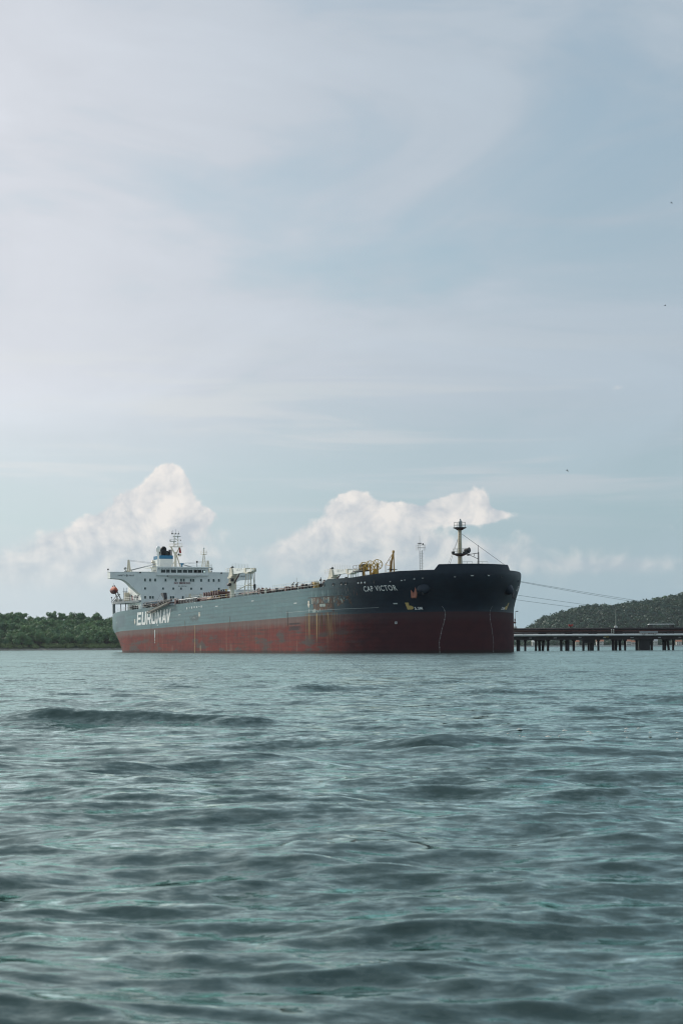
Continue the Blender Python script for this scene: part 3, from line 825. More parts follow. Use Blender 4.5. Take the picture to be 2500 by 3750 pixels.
for i, ch in enumerate(word):
    polys = []
    for po in GL[ch]:
        cx0 = s_a + adv*i - (1.3 if ch == 'V' else 0.); wl = adv * .86
        # cut each stroke in short pieces so that it follows the skin
        polys.append([(cx0 + u*wl + v*1.0, 8.95 + v*3.95) for u, v in po])
    hull_patch('company_letter', polys, M['letter_white'], hull, .05)
def arrow(s, zt, zb, w_=1.0):
    h_ = zt - zb
    return [[(s-.55*w_, zt), (s+.55*w_, zt), (s+.55*w_, zb+h_*.58), (s+1.0*w_, zb+h_*.58), (s, zb), (s-1.0*w_, zb+h_*.58), (s-.55*w_, zb+h_*.58)]]
for s, zt, zb, w_ in ((63.75, 10.95, 9.25, .9), (137.6, 11.05, 9.55, .9), (229.9, 11.1, 9.35, .75)):
    hull_patch('tug_arrow', arrow(s, zt, zb, w_), M['arrow'], hull, .06)
# lettering of the name on the bow (both sides of the stem carry it)
def on_hull(s0, s1, z0, z1, side=-1, flip=False):
    def fn(u, v):
        uu_ = 1 - u if flip else u
        return HP(s0 + (s1 - s0)*uu_, z0 + (z1 - z0)*v, .07, side)
    return fn
def arc_s(s0, s1, z):
    """even spacing along the curved skin between two stations"""
    n = 60; pts_ = [(s0 + (s1 - s0)*i/n) for i in range(n+1)]; L = [0.]
    for a, b_ in zip(pts_[:-1], pts_[1:]): L.append(L[-1] + math.hypot(b_ - a, hb(b_, z) - hb(a, z)))
    return lambda u: float(np.interp(u*L[-1], L, pts_))
fs_ = arc_s(252.5, 261.1, 13.)
text_on('name_lettering', 'CAP VICTOR', lambda u, v: HP(fs_(u), 12.38 + 1.18*v, .07), M['letter_white'], hull, .012, 1.14)
text_on('name_lettering', 'CAP VICTOR', lambda u, v: HP(fs_(1-u), 12.38 + 1.18*v, .07, 1), M['letter_white'], hull, .012, 1.14)
f5 = arc_s(262.35, 263.65, 8.4)
text_on('bulb_depth_lettering', '5.3M', lambda u, v: HP(f5(u), 8.12 + .62*v, .07), M['letter_white'], hull, .03, 1.1)
text_on('bulb_depth_lettering', '5.3M', lambda u, v: HP(f5(1-u), 8.12 + .62*v, .07, 1), M['letter_white'], hull, .03, 1.1)
# bulbous-bow sign
bm_ = [(0,0),(.62,0),(.80,.05),(.93,.16),(.98,.30),(.93,.43),(.80,.52),(.62,.56),(.42,.56),(.60,1.0),(0,1.0)]
fb = arc_s(261.05, 262.25, 8.9)
for side in (-1, 1):
    # triangulated fan from a centre point so the concave outline fills correctly
    tri = []
    for a, b_ in zip(bm_, bm_[1:] + bm_[:1]): tri.append([(.30,.30), a, b_])
    vs = []; fs = []
    for t3 in tri:
        o0 = len(vs); vs += [HP(fb(u), 8.22 + 1.5*v, .07, side) for u, v in t3]; fs.append((o0, o0+1, o0+2))
    me = bpy.data.meshes.new('bulb_sign'); me.from_pydata(vs, [], fs); obj('bulb_sign', me, M['letter_yellow'], hull)
# draught figures: a dotted column, bow (following the bulb) and midships and aft
zz_ = np.arange(-1.1, 8.8, .2)
ctrl = ([-1.3, 1.1, 3.7, 5.5, 6.8, 8.8], [265.90, 265.84, 266.17, 266.46, 266.57, 266.50])
for side in (-1, 1):
    polys = []
    for i, z in enumerate(zz_):
        s = float(np.interp(z, *ctrl)) ; w_ = .07 if i % 5 else .17
        polys.append([(s - w_*.4, z), (s + w_*.4, z), (s + w_*.4, z + .07), (s - w_*.4, z + .07)])
    hull_patch('draught_marks', polys, M['letter_worn'], hull, .06, side)
polys = [[(132.5, z), (132.9, z), (132.9, z+.11), (132.5, z+.11)] for z in np.arange(-.1, 7.4, .22)]
hull_patch('draught_marks', polys, M['letter_yellow'], hull, .06)
hull_patch('draught_marks', [[(88.0, z), (88.9, z), (88.9, z+2.2), (88.0, z+2.2)] for z in (5.0,)] + [[(88.1, z), (88.7, z), (88.7, z+.5), (88.1, z+.5)] for z in np.arange(3.2, 5.0, .7)], M['letter_worn'], hull, .06)
polys = [[(s, z), (s+.7, z), (s+.7, z+h_), (s, z+h_)] for s, z, h_ in ((124.5,12.2,.55),(127.2,12.4,.2),(129.7,12.25,.55),(132.2,12.3,.5),(134.8,12.3,.45),(137.2,12.45,.2),(139.4,12.25,.55))]
for po in polys: hull_patch('frame_number', [po], M['letter_white'], hull, .05)
for s, z, L in ((115.3,10.75,2.6),(153.3,12.0,2.6),(186.,12.35,2.2),(220.,10.7,2.2),(258.6,9.45,.9),(91.,8.35,1.6),(30.5,10.55,.8)):
    hull_patch('plate_marking', [[(s, z), (s+L, z), (s+L, z+.26), (s, z+.26)]], M['letter_worn'], hull, .05)
polys = [[(258.45, 5.15), (258.65, 5.15), (258.65, 5.65), (258.45, 5.65)], [(258.65,5.5),(258.9,5.5),(258.9,5.65),(258.65,5.65)], [(258.8,5.3),(258.9,5.3),(258.9,5.5),(258.8,5.5)], [(258.65,5.15),(258.9,5.15),(258.9,5.28),(258.65,5.28)]]
hull_patch('bow_thruster_sign', polys, M['letter_worn'], hull, .06)
# vertical pipe guards, thin rusty strips
for s in (29., 33.5, 84., 122.5, 166.9, 215.):
    hull_patch('pipe_guard', [[(s, z0), (s + .3, z0), (s + .3, z1), (s, z1)] for z0, z1 in ((5.6, 6.8), (6.8, 8.0), (8.0, 9.1))], M['fenderbar'], hull, .09)
# line of a raised weld/knuckle along the bow
polys = []
for i in range(50):
    a = 214 + i*.82; polys.append([(a, 8.78), (a+.82, 8.78), (a+.82, 8.83), (a, 8.83)])
hull_patch('rubbing_strip', polys, M['letter_worn'], hull, .04)
# mooring holes: openings painted as black ovals with a lip, lit deck painted as pale patches in some
def hole(s, z, a, b_, lightness, side=-1):
    m_ = MB(); n = 14; vs = []; fs = []
    t0 = Vector(HP(s - .1, z, 0, side)); t1 = Vector(HP(s + .1, z, 0, side)); tv = (t1 - t0).normalized()
    c0 = Vector(HP(s, z, .035, side))
    nrm = tv.cross(Vector((0,0,1))).normalized()
    if (c0 - Vector((s - 5, 0, z))).dot(nrm) < 0: nrm = -nrm
    ring_ = [c0 + tv*(a*math.cos(2*math.pi*i/n)) + Vector((0,0,1))*(b_*math.sin(2*math.pi*i/n)) for i in range(n)]
    me = bpy.data.meshes.new('mooring_hole'); me.from_pydata([tuple(p) for p in ring_], [], [tuple(range(n))]); me.update()
    o = obj('mooring_hole', me, M['black'], hull)
    r_ = MB()
    for i in range(n): r_.tube(ring_[i], ring_[(i+1) % n], .06, n=5)
    r_.build('lip', M['hull'], o)
    if lightness:
        q = [c0 + nrm*.02 + tv*(a*.7*math.cos(2*math.pi*i/n)) + Vector((0,0,1))*(b_*.45*math.sin(2*math.pi*i/n) - b_*.3) for i in range(n)]
        me = bpy.data.meshes.new('lit_deck_patch'); me.from_pydata([tuple(p) for p in q], [], [tuple(range(n))]); me.update(); obj('lit_deck_patch', me, M['letter_worn'], o)
for s, z, a, b_, l_ in ((237.8,14.45,.42,.34,0),(242.,14.4,.42,.34,0),(245.3,14.45,.4,.33,0),(246.9,14.45,.4,.33,0),
                        (251.2,14.5,.42,.42,1),(252.2,14.5,.42,.42,1),(253.3,14.5,.42,.42,1),(255.9,14.5,.35,.4,0),(260.2,14.35,.3,.22,1),
                        (262.9,14.5,.4,.26,1),(263.6,14.55,.3,.2,1),(265.6,14.7,.35,.22,1),(267.2,14.8,.3,.18,1),(271.9,14.9,.32,.18,1),(273.4,15.15,.5,.24,1)):
    hole(s, z, a, b_, l_)
for s, z, a, b_, l_ in ((273.35,15.2,.45,.24,1),(271.5,14.95,.3,.2,0),(262.9,14.5,.4,.28,0)): hole(s, z, a, b_, l_, 1)

# anchor bolsters: rounded bulges with the hawse mouth
def bolster(side):
    m_ = MB(); c0 = Vector(HP(265.9, 12.3, 0., side)); n_ = (Vector(HP(265.9, 12.3, 1., side)) - c0).normalized()
    tv = (Vector(HP(266.4, 12.3, 0, side)) - Vector(HP(265.4, 12.3, 0, side))).normalized(); up = tv.cross(n_).normalized()
    if up.z < 0: up = -up
    ax = (n_ * .85 - Vector((0,0,1)) * .35 - tv * .25).normalized()
    a = ax.cross(Vector((0,0,1))).normalized(); b_ = a.cross(ax).normalized()
    prof = [(2.5,-1.8),(2.35,-.7),(2.1,.0),(1.75,.5),(1.35,.82),(1.0,.95),(.66,.95),(.6,.5)]
    n = 22; vs = []; fs = []
    for r_, h_ in prof:
        for i in range(n):
            t = 2*math.pi*i/n; vs.append(tuple(c0 + ax*h_ + a*(r_*.78*math.cos(t)) + b_*(r_*.55*math.sin(t))))
    for k in range(len(prof)-1):
        for i in range(n): fs.append((k*n+i, k*n+(i+1) % n, (k+1)*n+(i+1) % n, (k+1)*n+i))
    fs.append(tuple(range((len(prof)-1)*n, len(prof)*n)))
    me = bpy.data.meshes.new('anchor_bolster'); me.from_pydata(vs, [], fs); fixnormals(me)
    obj('anchor_bolster', me, M['hull'], ship, smooth=True)
    return c0 + ax*1.0, ax, tv
for side, lab in ((-1, 'reddish stockless anchor hauled up on the dark bow right of the white ship name'), (1, 'dark stockless anchor hanging at the far right edge of the bow')):
    c0, ax, tv = bolster(side)
    an = empty('anchor', (0,0,0)); tag(an, lab, 'anchor', 'bow anchors')
    an.matrix_world = ship.matrix_basis @ Matrix.Translation(c0 - tv*1.7 - ax*.55 + Vector((0,0,.1)))
    m_ = Vector((0,0,1))
    mat_ = M['salmon'] if side < 0 else M['dark']
    s_ = MB(); s_.tube(ax*-.8 + Vector((0,0,.6)), ax*.25 + Vector((0,0,-1.0)), .20, .24, 8); s_.build('shank', mat_, an)
    cr = MB(); cpt = ax*.3 + Vector((0,0,-1.1)); cr.tube(cpt - tv*.5, cpt + tv*.5, .24, n=8); cr.build('crown', mat_, an)
    for sg in (-1, 1):
        fl = MB(); r0 = cpt + tv*(.42*sg); tip = r0 + Vector((0,0,2.3 if sg > 0 else 1.7)) + tv*(.08*sg) + ax*.1 - tv*.2
        w_ = tv*.20; th_ = ax*.14
        fl.add([r0 - w_ - th_, r0 + w_ - th_, r0 + w_ + th_, r0 - w_ + th_, r0 - w_*1.25 - th_ + Vector((0,0,.8)), r0 + w_*1.25 - th_ + Vector((0,0,.8)), r0 + w_*1.25 + th_ + Vector((0,0,.8)), r0 - w_*1.25 + th_ + Vector((0,0,.8)), tip],
               [(0,1,5,4),(1,2,6,5),(2,3,7,6),(3,0,4,7),(4,5,8),(5,6,8),(6,7,8),(7,4,8),(3,2,1,0)])
        fl.build('fluke', mat_, an)

# ---------------- superstructure
def Y(t): return -t                      # t = metres to starboard
FS = 30.5
half = [(13.8,DECK+.02),(13.8,19.75),(14.25,20.1),(15.4,21.1),(16.8,22.3),(17.8,23.35),(18.6,24.0),(19.4,24.45),(20.4,24.72),(24.,25.0),(24.,27.0)]
# the block below the bridge wings
blk = MB(); blk.box((12.2, -13.8, DECK+.02), (FS-.02, 13.8, 24.9)); acc = blk.build('accommodation_block', M['white'], ship)
wg = MB(); outline = [(t, z) for t, z in half[1:]] + [(-t, z) for t, z in reversed(half[1:])]
wg.prism(outline, 0, 26.4, FS); wings = wg.build('bridge_wing', M['white'], ship)
wl_ = MB()
for a, b_ in ((-24.1, -9.), (9., 24.1)): wl_.tube((FS+.02, a, 27.03), (FS+.02, b_, 27.03), .07, n=6)
for sg in (-1, 1):
    wl_.tube((26.4, sg*24.05, 27.03), (FS, sg*24.05, 27.03), .07, n=6)
    wl_.box((FS-.3, sg*9.2, 27.06), (FS+.05, sg*17.2, 27.22))
wl_.build('coaming', M['white'], wings)
# little round lamps and bits along the top of the wings
for t in (14.1, -13.3, 5.0, -4.9):
    m_ = MB(); m_.lathe((FS+.12, Y(t), 25.95 if abs(t) < 6 else 26.95), [(.12,-.25),(.24,-.15),(.26,.1),(.15,.25)], 10); m_.build('lamp', M['dark'], wings)
for t in (24.2, -24.2):
    m_ = MB(); m_.tube((27.2, Y(t*.99), 27.0), (27.2, Y(t*.99), 27.8), .05); m_.lathe((27.2, Y(t*.99), 28.0), [(.05,-.3),(.26,-.15),(.30,.05),(.2,.25),(.05,.3)], 10); m_.build('searchlight', M['dark'], wings)
# front windows, one by one
win_me = MB(); win_me.box((-.05,-.30,-.46), (.03,.30,.46)); wm = win_me.mesh('window_pane'); wm.materials.append(M['glass_teal'])
fr_me = MB()
for a, b_ in (((-.02,-.38,-.54),(.06,-.30,.54)), ((-.02,.30,-.54),(.06,.38,.54)), ((-.02,-.30,-.54),(.06,.30,-.46)), ((-.02,-.30,.46),(.06,.30,.54))): fr_me.box(a, b_)
fm_ = fr_me.mesh('window_frame'); fm_.materials.append(M['white'])
def win(t, z, sz=1.0, par=None):
    w_ = obj('window', wm, None, par or acc); w_.location = (FS + .02, Y(t), z); w_.scale = (1, 1, sz)
    f_ = obj('frame', fm_, None, w_)
for t in (12.5,10.79,9.11,5.64,2.22,.39,-.53,-2.9,-3.75,-6.41,-8.98,-10.66,-12.44): win(t, 24.52)
for t in (12.5,6.49,3.05,.44,-2.99,-6.4,-12.43): win(t, 21.75, .74)
for t in (12.5,10.82,9.94,3.87,3.06,-.15,-5.57,-8.2,-10.6): win(t, 18.85, .92)
# writing on the front
text_on('warning_lettering', 'NO SMOKING', lambda u, v: (FS+.05, Y(2.75 - 5.5*u), 23.22 + .70*v), M['letter_red'], acc, .03, 1.1)
text_on('number_lettering', 'IMO 9321720', lambda u, v: (FS+.05, Y(1.42 - 2.84*u), 22.40 + .31*v), M['letter_black'], acc, .02, 1.1)
for c_ in (18.8, -18.8):
    text_on('safety_lettering', 'SAFETY', lambda u, v, c_=c_: (FS+.05, Y(c_ + 2.75 - 2.4*u), 25.68 + .48*v), M['letter_black'], wings, .02, 1.1)
    text_on('safety_lettering', 'FIRST', lambda u, v, c_=c_: (FS+.05, Y(c_ - .95 - 1.8*u), 25.68 + .48*v), M['letter_black'], wings, .02, 1.1)
    m_ = MB(); m_.ring((FS+.05, Y(c_ - .27), 25.92), (1,0,0), .30, .045, 18, 5); m_.box((FS+.01, Y(c_-.27)-.05, 25.72), (FS+.07, Y(c_-.27)+.05, 26.12)); m_.box((FS+.012, Y(c_-.27)-.2, 25.87), (FS+.068, Y(c_-.27)+.2, 25.97))
    m_.build('cross_emblem', M['letter_black'], wings)
# wheelhouse with forward-raked window band
wh = MB(); wh.box((23.5, -8.65, 27.0), (FS+.7, 8.65, 27.02)); 
wh.box((23.5, -8.65, 26.02), (FS+.75, 8.65, 26.88))
wh.box((23.5, -8.65, 27.92), (FS+.95, 8.65, 28.72))
wheel = wh.build('wheelhouse', M['white'], ship)
m_ = MB(); m_.box((23.5, -6.2, 26.9), (27.4, 8.0, 27.9)); m_.build('chartroom_bulkhead', M['dark'], wheel)
wt = [(7.34,5.76),(5.58,4.35),(4.0,2.23),(1.81,.29),(.01,-1.48),(-1.73,-3.33),(-3.68,-4.85),(-5.03,-6.28),(-6.53,-7.7)]
for i, (a, b_) in enumerate(wt):
    m_ = MB(); m_.box((FS+.62, Y(a), 26.88), (FS+.68, Y(b_), 27.92)); m_.build('bridge_window', M['glass'] if i < 6 else M['glass_clear'], wheel)
edges = [8.65] + [x for p_ in wt for x in p_] + [-8.65]
for i in range(0, len(edges), 2):
    m_ = MB(); m_.box((FS+.55, Y(edges[i])+.001, 26.88), (FS+.76, Y(edges[i+1])-.001, 27.92)); m_.build('window_mullion', M['white'], wheel)
for sg in (-1, 1):
    m_ = MB(); m_.box((23.6, sg*8.5, 26.88), (25.6, sg*8.62, 27.92)); m_.box((29.9, sg*8.5, 26.88), (31.0, sg*8.62, 27.92)); m_.build('side_post', M['white'], wheel)
m_ = MB()
for t in np.linspace(8.3, -8.3, 16):
    m_.tube((FS+1.0, Y(t), 28.18), (FS+1.0, Y(t-.5), 28.18), .025, n=5)
    m_.tube((FS+.98, Y(t), 27.95), (FS+1.0, Y(t), 28.2), .03, n=5)
m_.tube((FS+1.05, -8.4, 28.42), (FS+1.05, 8.4, 28.42), .04); m_.build('washing_rail', M['dark'], wheel)
vis = MB(); vis.prism([(FS, 25.94),(FS+1.3, 25.80),(FS+1.3, 25.72),(FS, 25.66)], 1, -4.85, 4.85); vis.build('visor', M['white'], wheel)
# compass deck with rails
m_ = MB(); m_.box((20.5, -10.2, 28.74), (FS+.6, 10.2, 28.92)); cd = m_.build('compass_deck', M['white'], ship)
def rail(name, pts_, parent, mat, hgt=1.05, step=1.5, r_=.03, bars=(.5, 1.0)):
    m_ = MB()
    for a, b_ in zip(pts_[:-1], pts_[1:]):
        a = Vector(a); b_ = Vector(b_); L = (b_ - a).length; n = max(1, int(L/step))
        for i in range(n + 1):
            p_ = a.lerp(b_, i/n); m_.tube(p_, p_ + Vector((0,0,hgt)), r_, n=5)
        for k in bars: m_.tube(a + Vector((0,0,hgt*k)), b_ + Vector((0,0,hgt*k)), r_, n=5)
    return m_.build(name, mat, parent)
rail('railing', [(20.8,-10.,28.92),(FS+.4,-10.,28.92),(FS+.4,10.,28.92),(20.8,10.,28.92)], cd, M['white'], 1.0, 1.3)
# radar mast: tapering column, flared platform, yards and aerials
mast = MB(); mast.tube((22,0,28.92), (22,0,32.6), .48, .40, 12); mast.tube((22,0,32.6), (22,0,34.2), .42, .55, 12)
for y_ in (-1., 1.): mast.tube((22, y_*.3, 33.8), (22, y_*1.5, 35.9), .28, .22, 8)
mast.tube((21.6, 1.9, 28.92), (22, .4, 33.2), .26, .18, 8); mast.tube((21.6,-1.5,28.92), (22,-.3,31.2), .14, n=8)
mast.box((21.2,-2.1,35.85), (22.8,2.3,36.05)); mast.tube((22,-.4,36.05), (22,-.3,40.2), .17, .10, 8); mast.tube((22,.95,36.05), (22,.95,40.4), .12, .08, 8); mast.tube((22,.95,37.), (22,-.4,36.6), .08); mast.tube((22,.95,38.), (22,-.4,39.), .08)
radar = mast.build('radar_mast', M['cream'], ship, smooth=False)
m_ = MB()
for z, y0, y1 in ((38.25,-1.8,1.8),(39.35,-.9,1.3),(40.3,-1.35,1.25)): m_.tube((22.1,y0,z), (22.1,y1,z), .06)
m_.build('yard', M['mastgrey'], radar)
for y_, z, L in ((1.0,39.3,1.6),(-.7,37.6,1.4)):
    m_ = MB(); m_.tube((22.3, y_*.8, z-.5), (22.3, y_*.8, z), .12, n=8); m_.box((22.1, y_*.8-L, z), (22.45, y_*.8+L*.6, z+.2)); m_.build('radar_scanner', M['mastgrey'], radar)
for y_, z, h_ in ((-1.2,40.3,.9),(1.2,40.3,.85),(.1,40.3,1.45),(-.95,40.3,1.2),(-1.75,38.1,.5),(1.75,38.1,.4)):
    m_ = MB(); m_.tube((22.1,y_,z-.25), (22.1,y_,z+h_), .05, .03); m_.lathe((22.1,y_,z), [(.05,-.25),(.15,-.12),(.15,.12),(.05,.22)], 8); m_.build('aerial', M['dark'], radar)
rail('platform_rail', [(21.3,-2.,36.05),(22.7,-2.,36.05),(22.7,2.2,36.05),(21.3,2.2,36.05)], radar, M['cream'], 1.0, .9, .03)
m_ = MB(); m_.lathe((22.45, 1.3, 33.3), [(.42,-.5),(.62,-.3),(.66,.1),(.5,.4)], 14); m_.build('horn_shell', M['cream'], radar)
m_ = MB(); m_.lathe((22.9, .75, 33.4), [(.10,0),(.28,.2),(.30,.3)], 12, Vector((1,0,0))); m_.build('whistle', M['dark'], radar)
fl = empty('flag', (0,0,0)); tag(fl, 'small red flag hanging folded below the radar mast platform', 'flag'); fl.matrix_world = ship.matrix_basis @ Matrix.Translation((22.6, 1.25, 35.7))
v_ = []; f_ = []
for i in range(7):
    for j in range(9): u = i/6.; w_ = j/8.; v_.append((.18*math.sin(u*7 + w_*2), .95*u*(.35+.65*w_) - .3*w_, -1.7*w_ - .2*u))
for i in range(6):
    for j in range(8): a = i*9 + j; f_.append((a, a+1, a+10, a+9))
me = bpy.data.meshes.new('cloth'); me.from_pydata(v_, [], f_); clo = obj('cloth', me, M['redpaint'], fl, smooth=True)
sm = clo.modifiers.new('thick', 'SOLIDIFY'); sm.thickness = .02
# satellite dome on its post
m_ = MB(); m_.tube((21,-5.6,28.9), (21,-5.6,34.2), .30, n=10); dome = m_.build('satellite_dome_post', M['white'], ship)
m_ = MB(); m_.lathe((21,-5.6,34.2), [(.35,-.1),(.62,.2),(.78,.7),(.78,1.1),(.68,1.5),(.45,1.85),(.12,2.0)], 16); m_.build('dome', M['white'], dome, smooth=True)
m_ = MB(); m_.box((20.3,-6.4,33.2), (21.7,-4.8,33.3)); m_.build('platform', M['white'], dome)
rail('platform_rail', [(20.3,-6.35,33.3),(21.7,-6.35,33.3),(21.7,-4.85,33.3)], dome, M['white'], 1.0, .8)
# blue-painted compass binnacle
m_ = MB(); m_.lathe((24.5, 1.5, 28.92), [(.30,0),(.30,1.0),(.45,1.1),(.75,1.25),(.75,1.45),(.3,1.55)], 10); m_.build('binnacle', M['blue'], ship)
# second, lattice signal mast and a round aerial
lm = MB()
for a in range(4):
    ang_ = a*math.pi/2 + .4; lm.tube((26.5 + 1.0*math.cos(ang_), 8.5 + 1.0*math.sin(ang_), 28.92), (26.5 + .25*math.cos(ang_), 8.5 + .25*math.sin(ang_), 33.2), .075, .06, 6)
for k in range(5):
    z = 29.4 + k*.8; r_ = 1.0 - .75*(z - 28.92)/4.28
    P4 = [(26.5 + r_*math.cos(a*math.pi/2+.4), 8.5 + r_*math.sin(a*math.pi/2+.4), z) for a in range(4)]
    r2 = 1.0 - .75*(z + .8 - 28.92)/4.28
    Q4 = [(26.5 + r2*math.cos(a*math.pi/2+.4), 8.5 + r2*math.sin(a*math.pi/2+.4), z + .8) for a in range(4)]
    for a in range(4): lm.tube(P4[a], P4[(a+1) % 4], .035, n=5); lm.tube(P4[a], Q4[(a+1) % 4], .035, n=5)
lm.tube((26.5,8.5,33.1), (26.5,8.5,35.0), .14, .10)
lat = lm.build('signal_mast', M['cream'], ship)
m_ = MB(); m_.lathe((26.5,8.5,35.0), [(.2,-.1),(.32,.1),(.30,.4),(.1,.6)], 12); m_.build('antenna_cap', M['white'], lat, smooth=True)
m_ = MB(); m_.box((25.7,7.7,33.2), (27.3,9.3,33.3)); m_.build('platform', M['cream'], lat)
rail('platform_rail', [(25.7,7.7,33.3),(27.3,7.7,33.3),(27.3,9.3,33.3),(25.7,9.3,33.3)], lat, M['cream'], 1.1, .8)
m_ = MB(); m_.tube((24.5, 6.7, 28.9), (24.5, 6.7, 30.6), .09); m_.lathe((24.5,6.7,30.9), [(.08,-.35),(.3,-.2),(.34,.05),(.22,.3),(.05,.36)], 12); m_.build('direction_finder', M['dark'], ship)
# funnel and casing
m_ = MB(); m_.box((1.5,-6.,DECK+.02), (11.8,6.,25.)); m_.box((3,-4.6,25.), (11.,4.6,28.6)); m_.build('engine_casing', M['white'], ship)
m_ = MB(); m_.box((2,-2.3,28.6), (10,2.3,32.6)); fun = m_.build('funnel', M['white'], ship)
m_ = MB(); m_.box((1.95,-2.35,32.6), (10.05,2.35,33.75)); m_.build('funnel_band', M['blue'], fun)
for s_, y_, r_, h_ in ((6.5,0,1.05,2.5),(8.6,-1.55,.36,2.0),(7.6,-1.75,.30,1.6),(8.8,1.45,.30,1.9),(8.9,.9,.22,1.5),(9.2,1.95,.24,1.95),(5.,1.5,.4,1.6)):
    m_ = MB(); m_.tube((s_,y_,33.7), (s_,y_,33.75+h_*.85), r_, n=14); m_.tube((s_,y_,33.75+h_*.85), (s_-.35*r_-.1,y_,33.75+h_), r_, r_*.95, 14); m_.build('exhaust_pipe', M['black'], fun)
m_ = MB(); m_.box((7.5,1.0,33.75), (7.9,1.35,35.3)); m_.build('green_guard', M['green'], fun)
for k in range(5):       # stair landings down the casing
    z = 26.6 + k*.55; m_ = MB(); m_.box((9.,-6.3+k*.35,z), (12.5,-4.4,z+.14)); m_.build('casing_landing', M['white'], ship)
m_ = MB(); m_.tube((12,-4.6,28.6), (12,-4.6,31.2), .5, n=10); m_.tube((12,-4.6,31.2), (12,-5.5,31.6), .5, .55, 10); m_.build('ventilator', M['cream'], ship)
# stores cranes either side of the casing, jibs lowered inboard
for sg in (-1, 1):
    b0 = Vector((13, sg*13.6, 24.9))
    m_ = MB(); m_.tube(b0, b0 + Vector((0,0,3.1)), .8, .75, 12); m_.box(b0 + Vector((-.9,-.9,3.1)), b0 + Vector((.9,.9,3.4))); cr_ = m_.build('stores_crane', M['cream'], ship)
    m_ = MB(); m_.tube(b0 + Vector((0,-.42,3.3)), b0 + Vector((0,.1*sg-.12,7.1)), .34, .2, 8); m_.tube(b0 + Vector((0,.42,3.3)), b0 + Vector((0,.1*sg+.12,7.1)), .34, .2, 8); m_.build('crane_post', M['cream'], cr_)
    m_ = MB(); m_.tube(b0 + Vector((0,-sg*.6,3.6)), (13, sg*4.6, 30.6), .20, .16, 8); m_.build('jib', M['greypaint'], cr_)
    m_ = MB(); m_.tube(b0 + Vector((0,0,7.0)), (13, sg*4.7, 31.0), .03, n=5); m_.tube(b0 + Vector((0,.05,6.7)), (13, sg*4.9, 30.7), .03, n=5); m_.build('hoist_wire', M['wire'], cr_)
    m_ = MB(); m_.lathe(b0 + Vector((0, sg*1.3, 4.2)), [(.35,-.5),(.45,-.3),(.45,.3),(.35,.5)], 10, Vector((1,0,0))); m_.lathe(b0 + Vector((0, sg*1.2, 3.3)), [(.3,-.5),(.3,.5)], 10, Vector((1,0,0))); m_.build('winch_drum', M['greypaint'], cr_)
# starboard gallery deck aft with the boat platform
m_ = MB(); m_.prism([(8.,-18.4),(8.,-13.),(30.4,-13.9),(30.4,-14.6),(14.5,-18.)], 2, 17.25, 17.95); gal = m_.build('boat_deck', M['greypaint'], ship)
m_ = MB(); m_.prism([(8.,18.4),(8.,13.),(30.4,13.9),(30.4,14.6),(14.5,18.)][::-1], 2, 17.25, 17.95); m_.build('boat_deck', M['greypaint'], ship)
for s_, y_ in ((9.5,-18.),(9.5,18.)):
    m_ = MB(); m_.box((s_-.6,y_-.42,DECK), (s_+.3,y_+.42,17.25)); m_.build('pillar', M['greypaint'], gal)
for s_, y_ in ((9.,-15.5),(9.,-13.),(18.,-16.),(14,-10.),(9,-8.)):
    m_ = MB(); m_.tube((s_,y_,DECK), (s_,y_,17.25), .14); m_.build('stanchion', M['dark'], gal)
rail('railing', [(8.1,-18.2,17.95),(8.1,-13.2,17.95)], gal, M['white'], 1.1, 1.2)
rail('railing', [(14.,-17.9,17.95),(30.2,-14.6,17.95)], gal, M['white'], 1.1, 1.5)
m_ = MB(); m_.box((13.,-15.4,17.96), (15.,-14.1,21.)); m_.build('deck_locker', M['cream'], gal)
for s_, z in ((20.,22.8),(24.,22.8),(17,19.5),(22,19.4),(26,19.4)):
    m_ = MB(); m_.box((s_,-13.86,z-.5), (s_+.9,-13.8,z+.5)); m_.build('side_window', M['glass'], acc)
for s_, mt in ((18.5,'redpaint'),(21.,'greypaint'),(24.,'greypaint'),(25.6,'dark')):
    m_ = MB(); m_.box((s_,-14.05,18.3), (s_+.5,-13.8,19.6)); m_.build('wall_fitting', M[mt], acc)
# davit and ladder tower
dv = MB(); dv.tube((13.5,-16.2,17.95), (13.2,-18.6,23.4), .22, .15, 8); dv.tube((9.,-16.2,17.95), (10.2,-18.6,23.4), .22, .15, 8); dv.tube((10.2,-18.6,23.4), (13.2,-18.6,23.4), .14)
dv.tube((12.5,-18.9,17.95), (12.8,-16.6,20.6), .12); dv.tube((9.6,-18.9,17.95), (9.3,-16.6,20.6), .12); dv.tube((12.,-18.6,17.95), (13.4,-17.,20.5), .10)
dv.box((8.8,-17.6,17.96), (10.6,-16.4,18.9)); dv.box((12.2,-17.3,17.96), (13.4,-15.9,18.8)); davit = dv.build('lifeboat_davit', M['greypaint'], ship)
lt = MB()
for y_ in (-15.9,-14.9):
    lt.tube((14.8,y_,17.95), (14.8,y_,22.6), .06)
for k in range(12): lt.tube((14.8,-15.9,18.3+k*.35), (14.8,-14.9,18.3+k*.35), .035, n=5)
lt.box((14.2,-16.1,21.3), (15.6,-14.7,21.4)); lt.build('ladder_tower', M['greypaint'], davit)
m_ = MB(); m_.tube((8.3,-18.3,17.9), (8.3,-18.5,19.4), .06); m_.lathe((8.3,-18.5,19.5), [(.1,-.2),(.25,0),(.1,.25)], 8); m_.build('deck_lamp', M['dark'], gal)
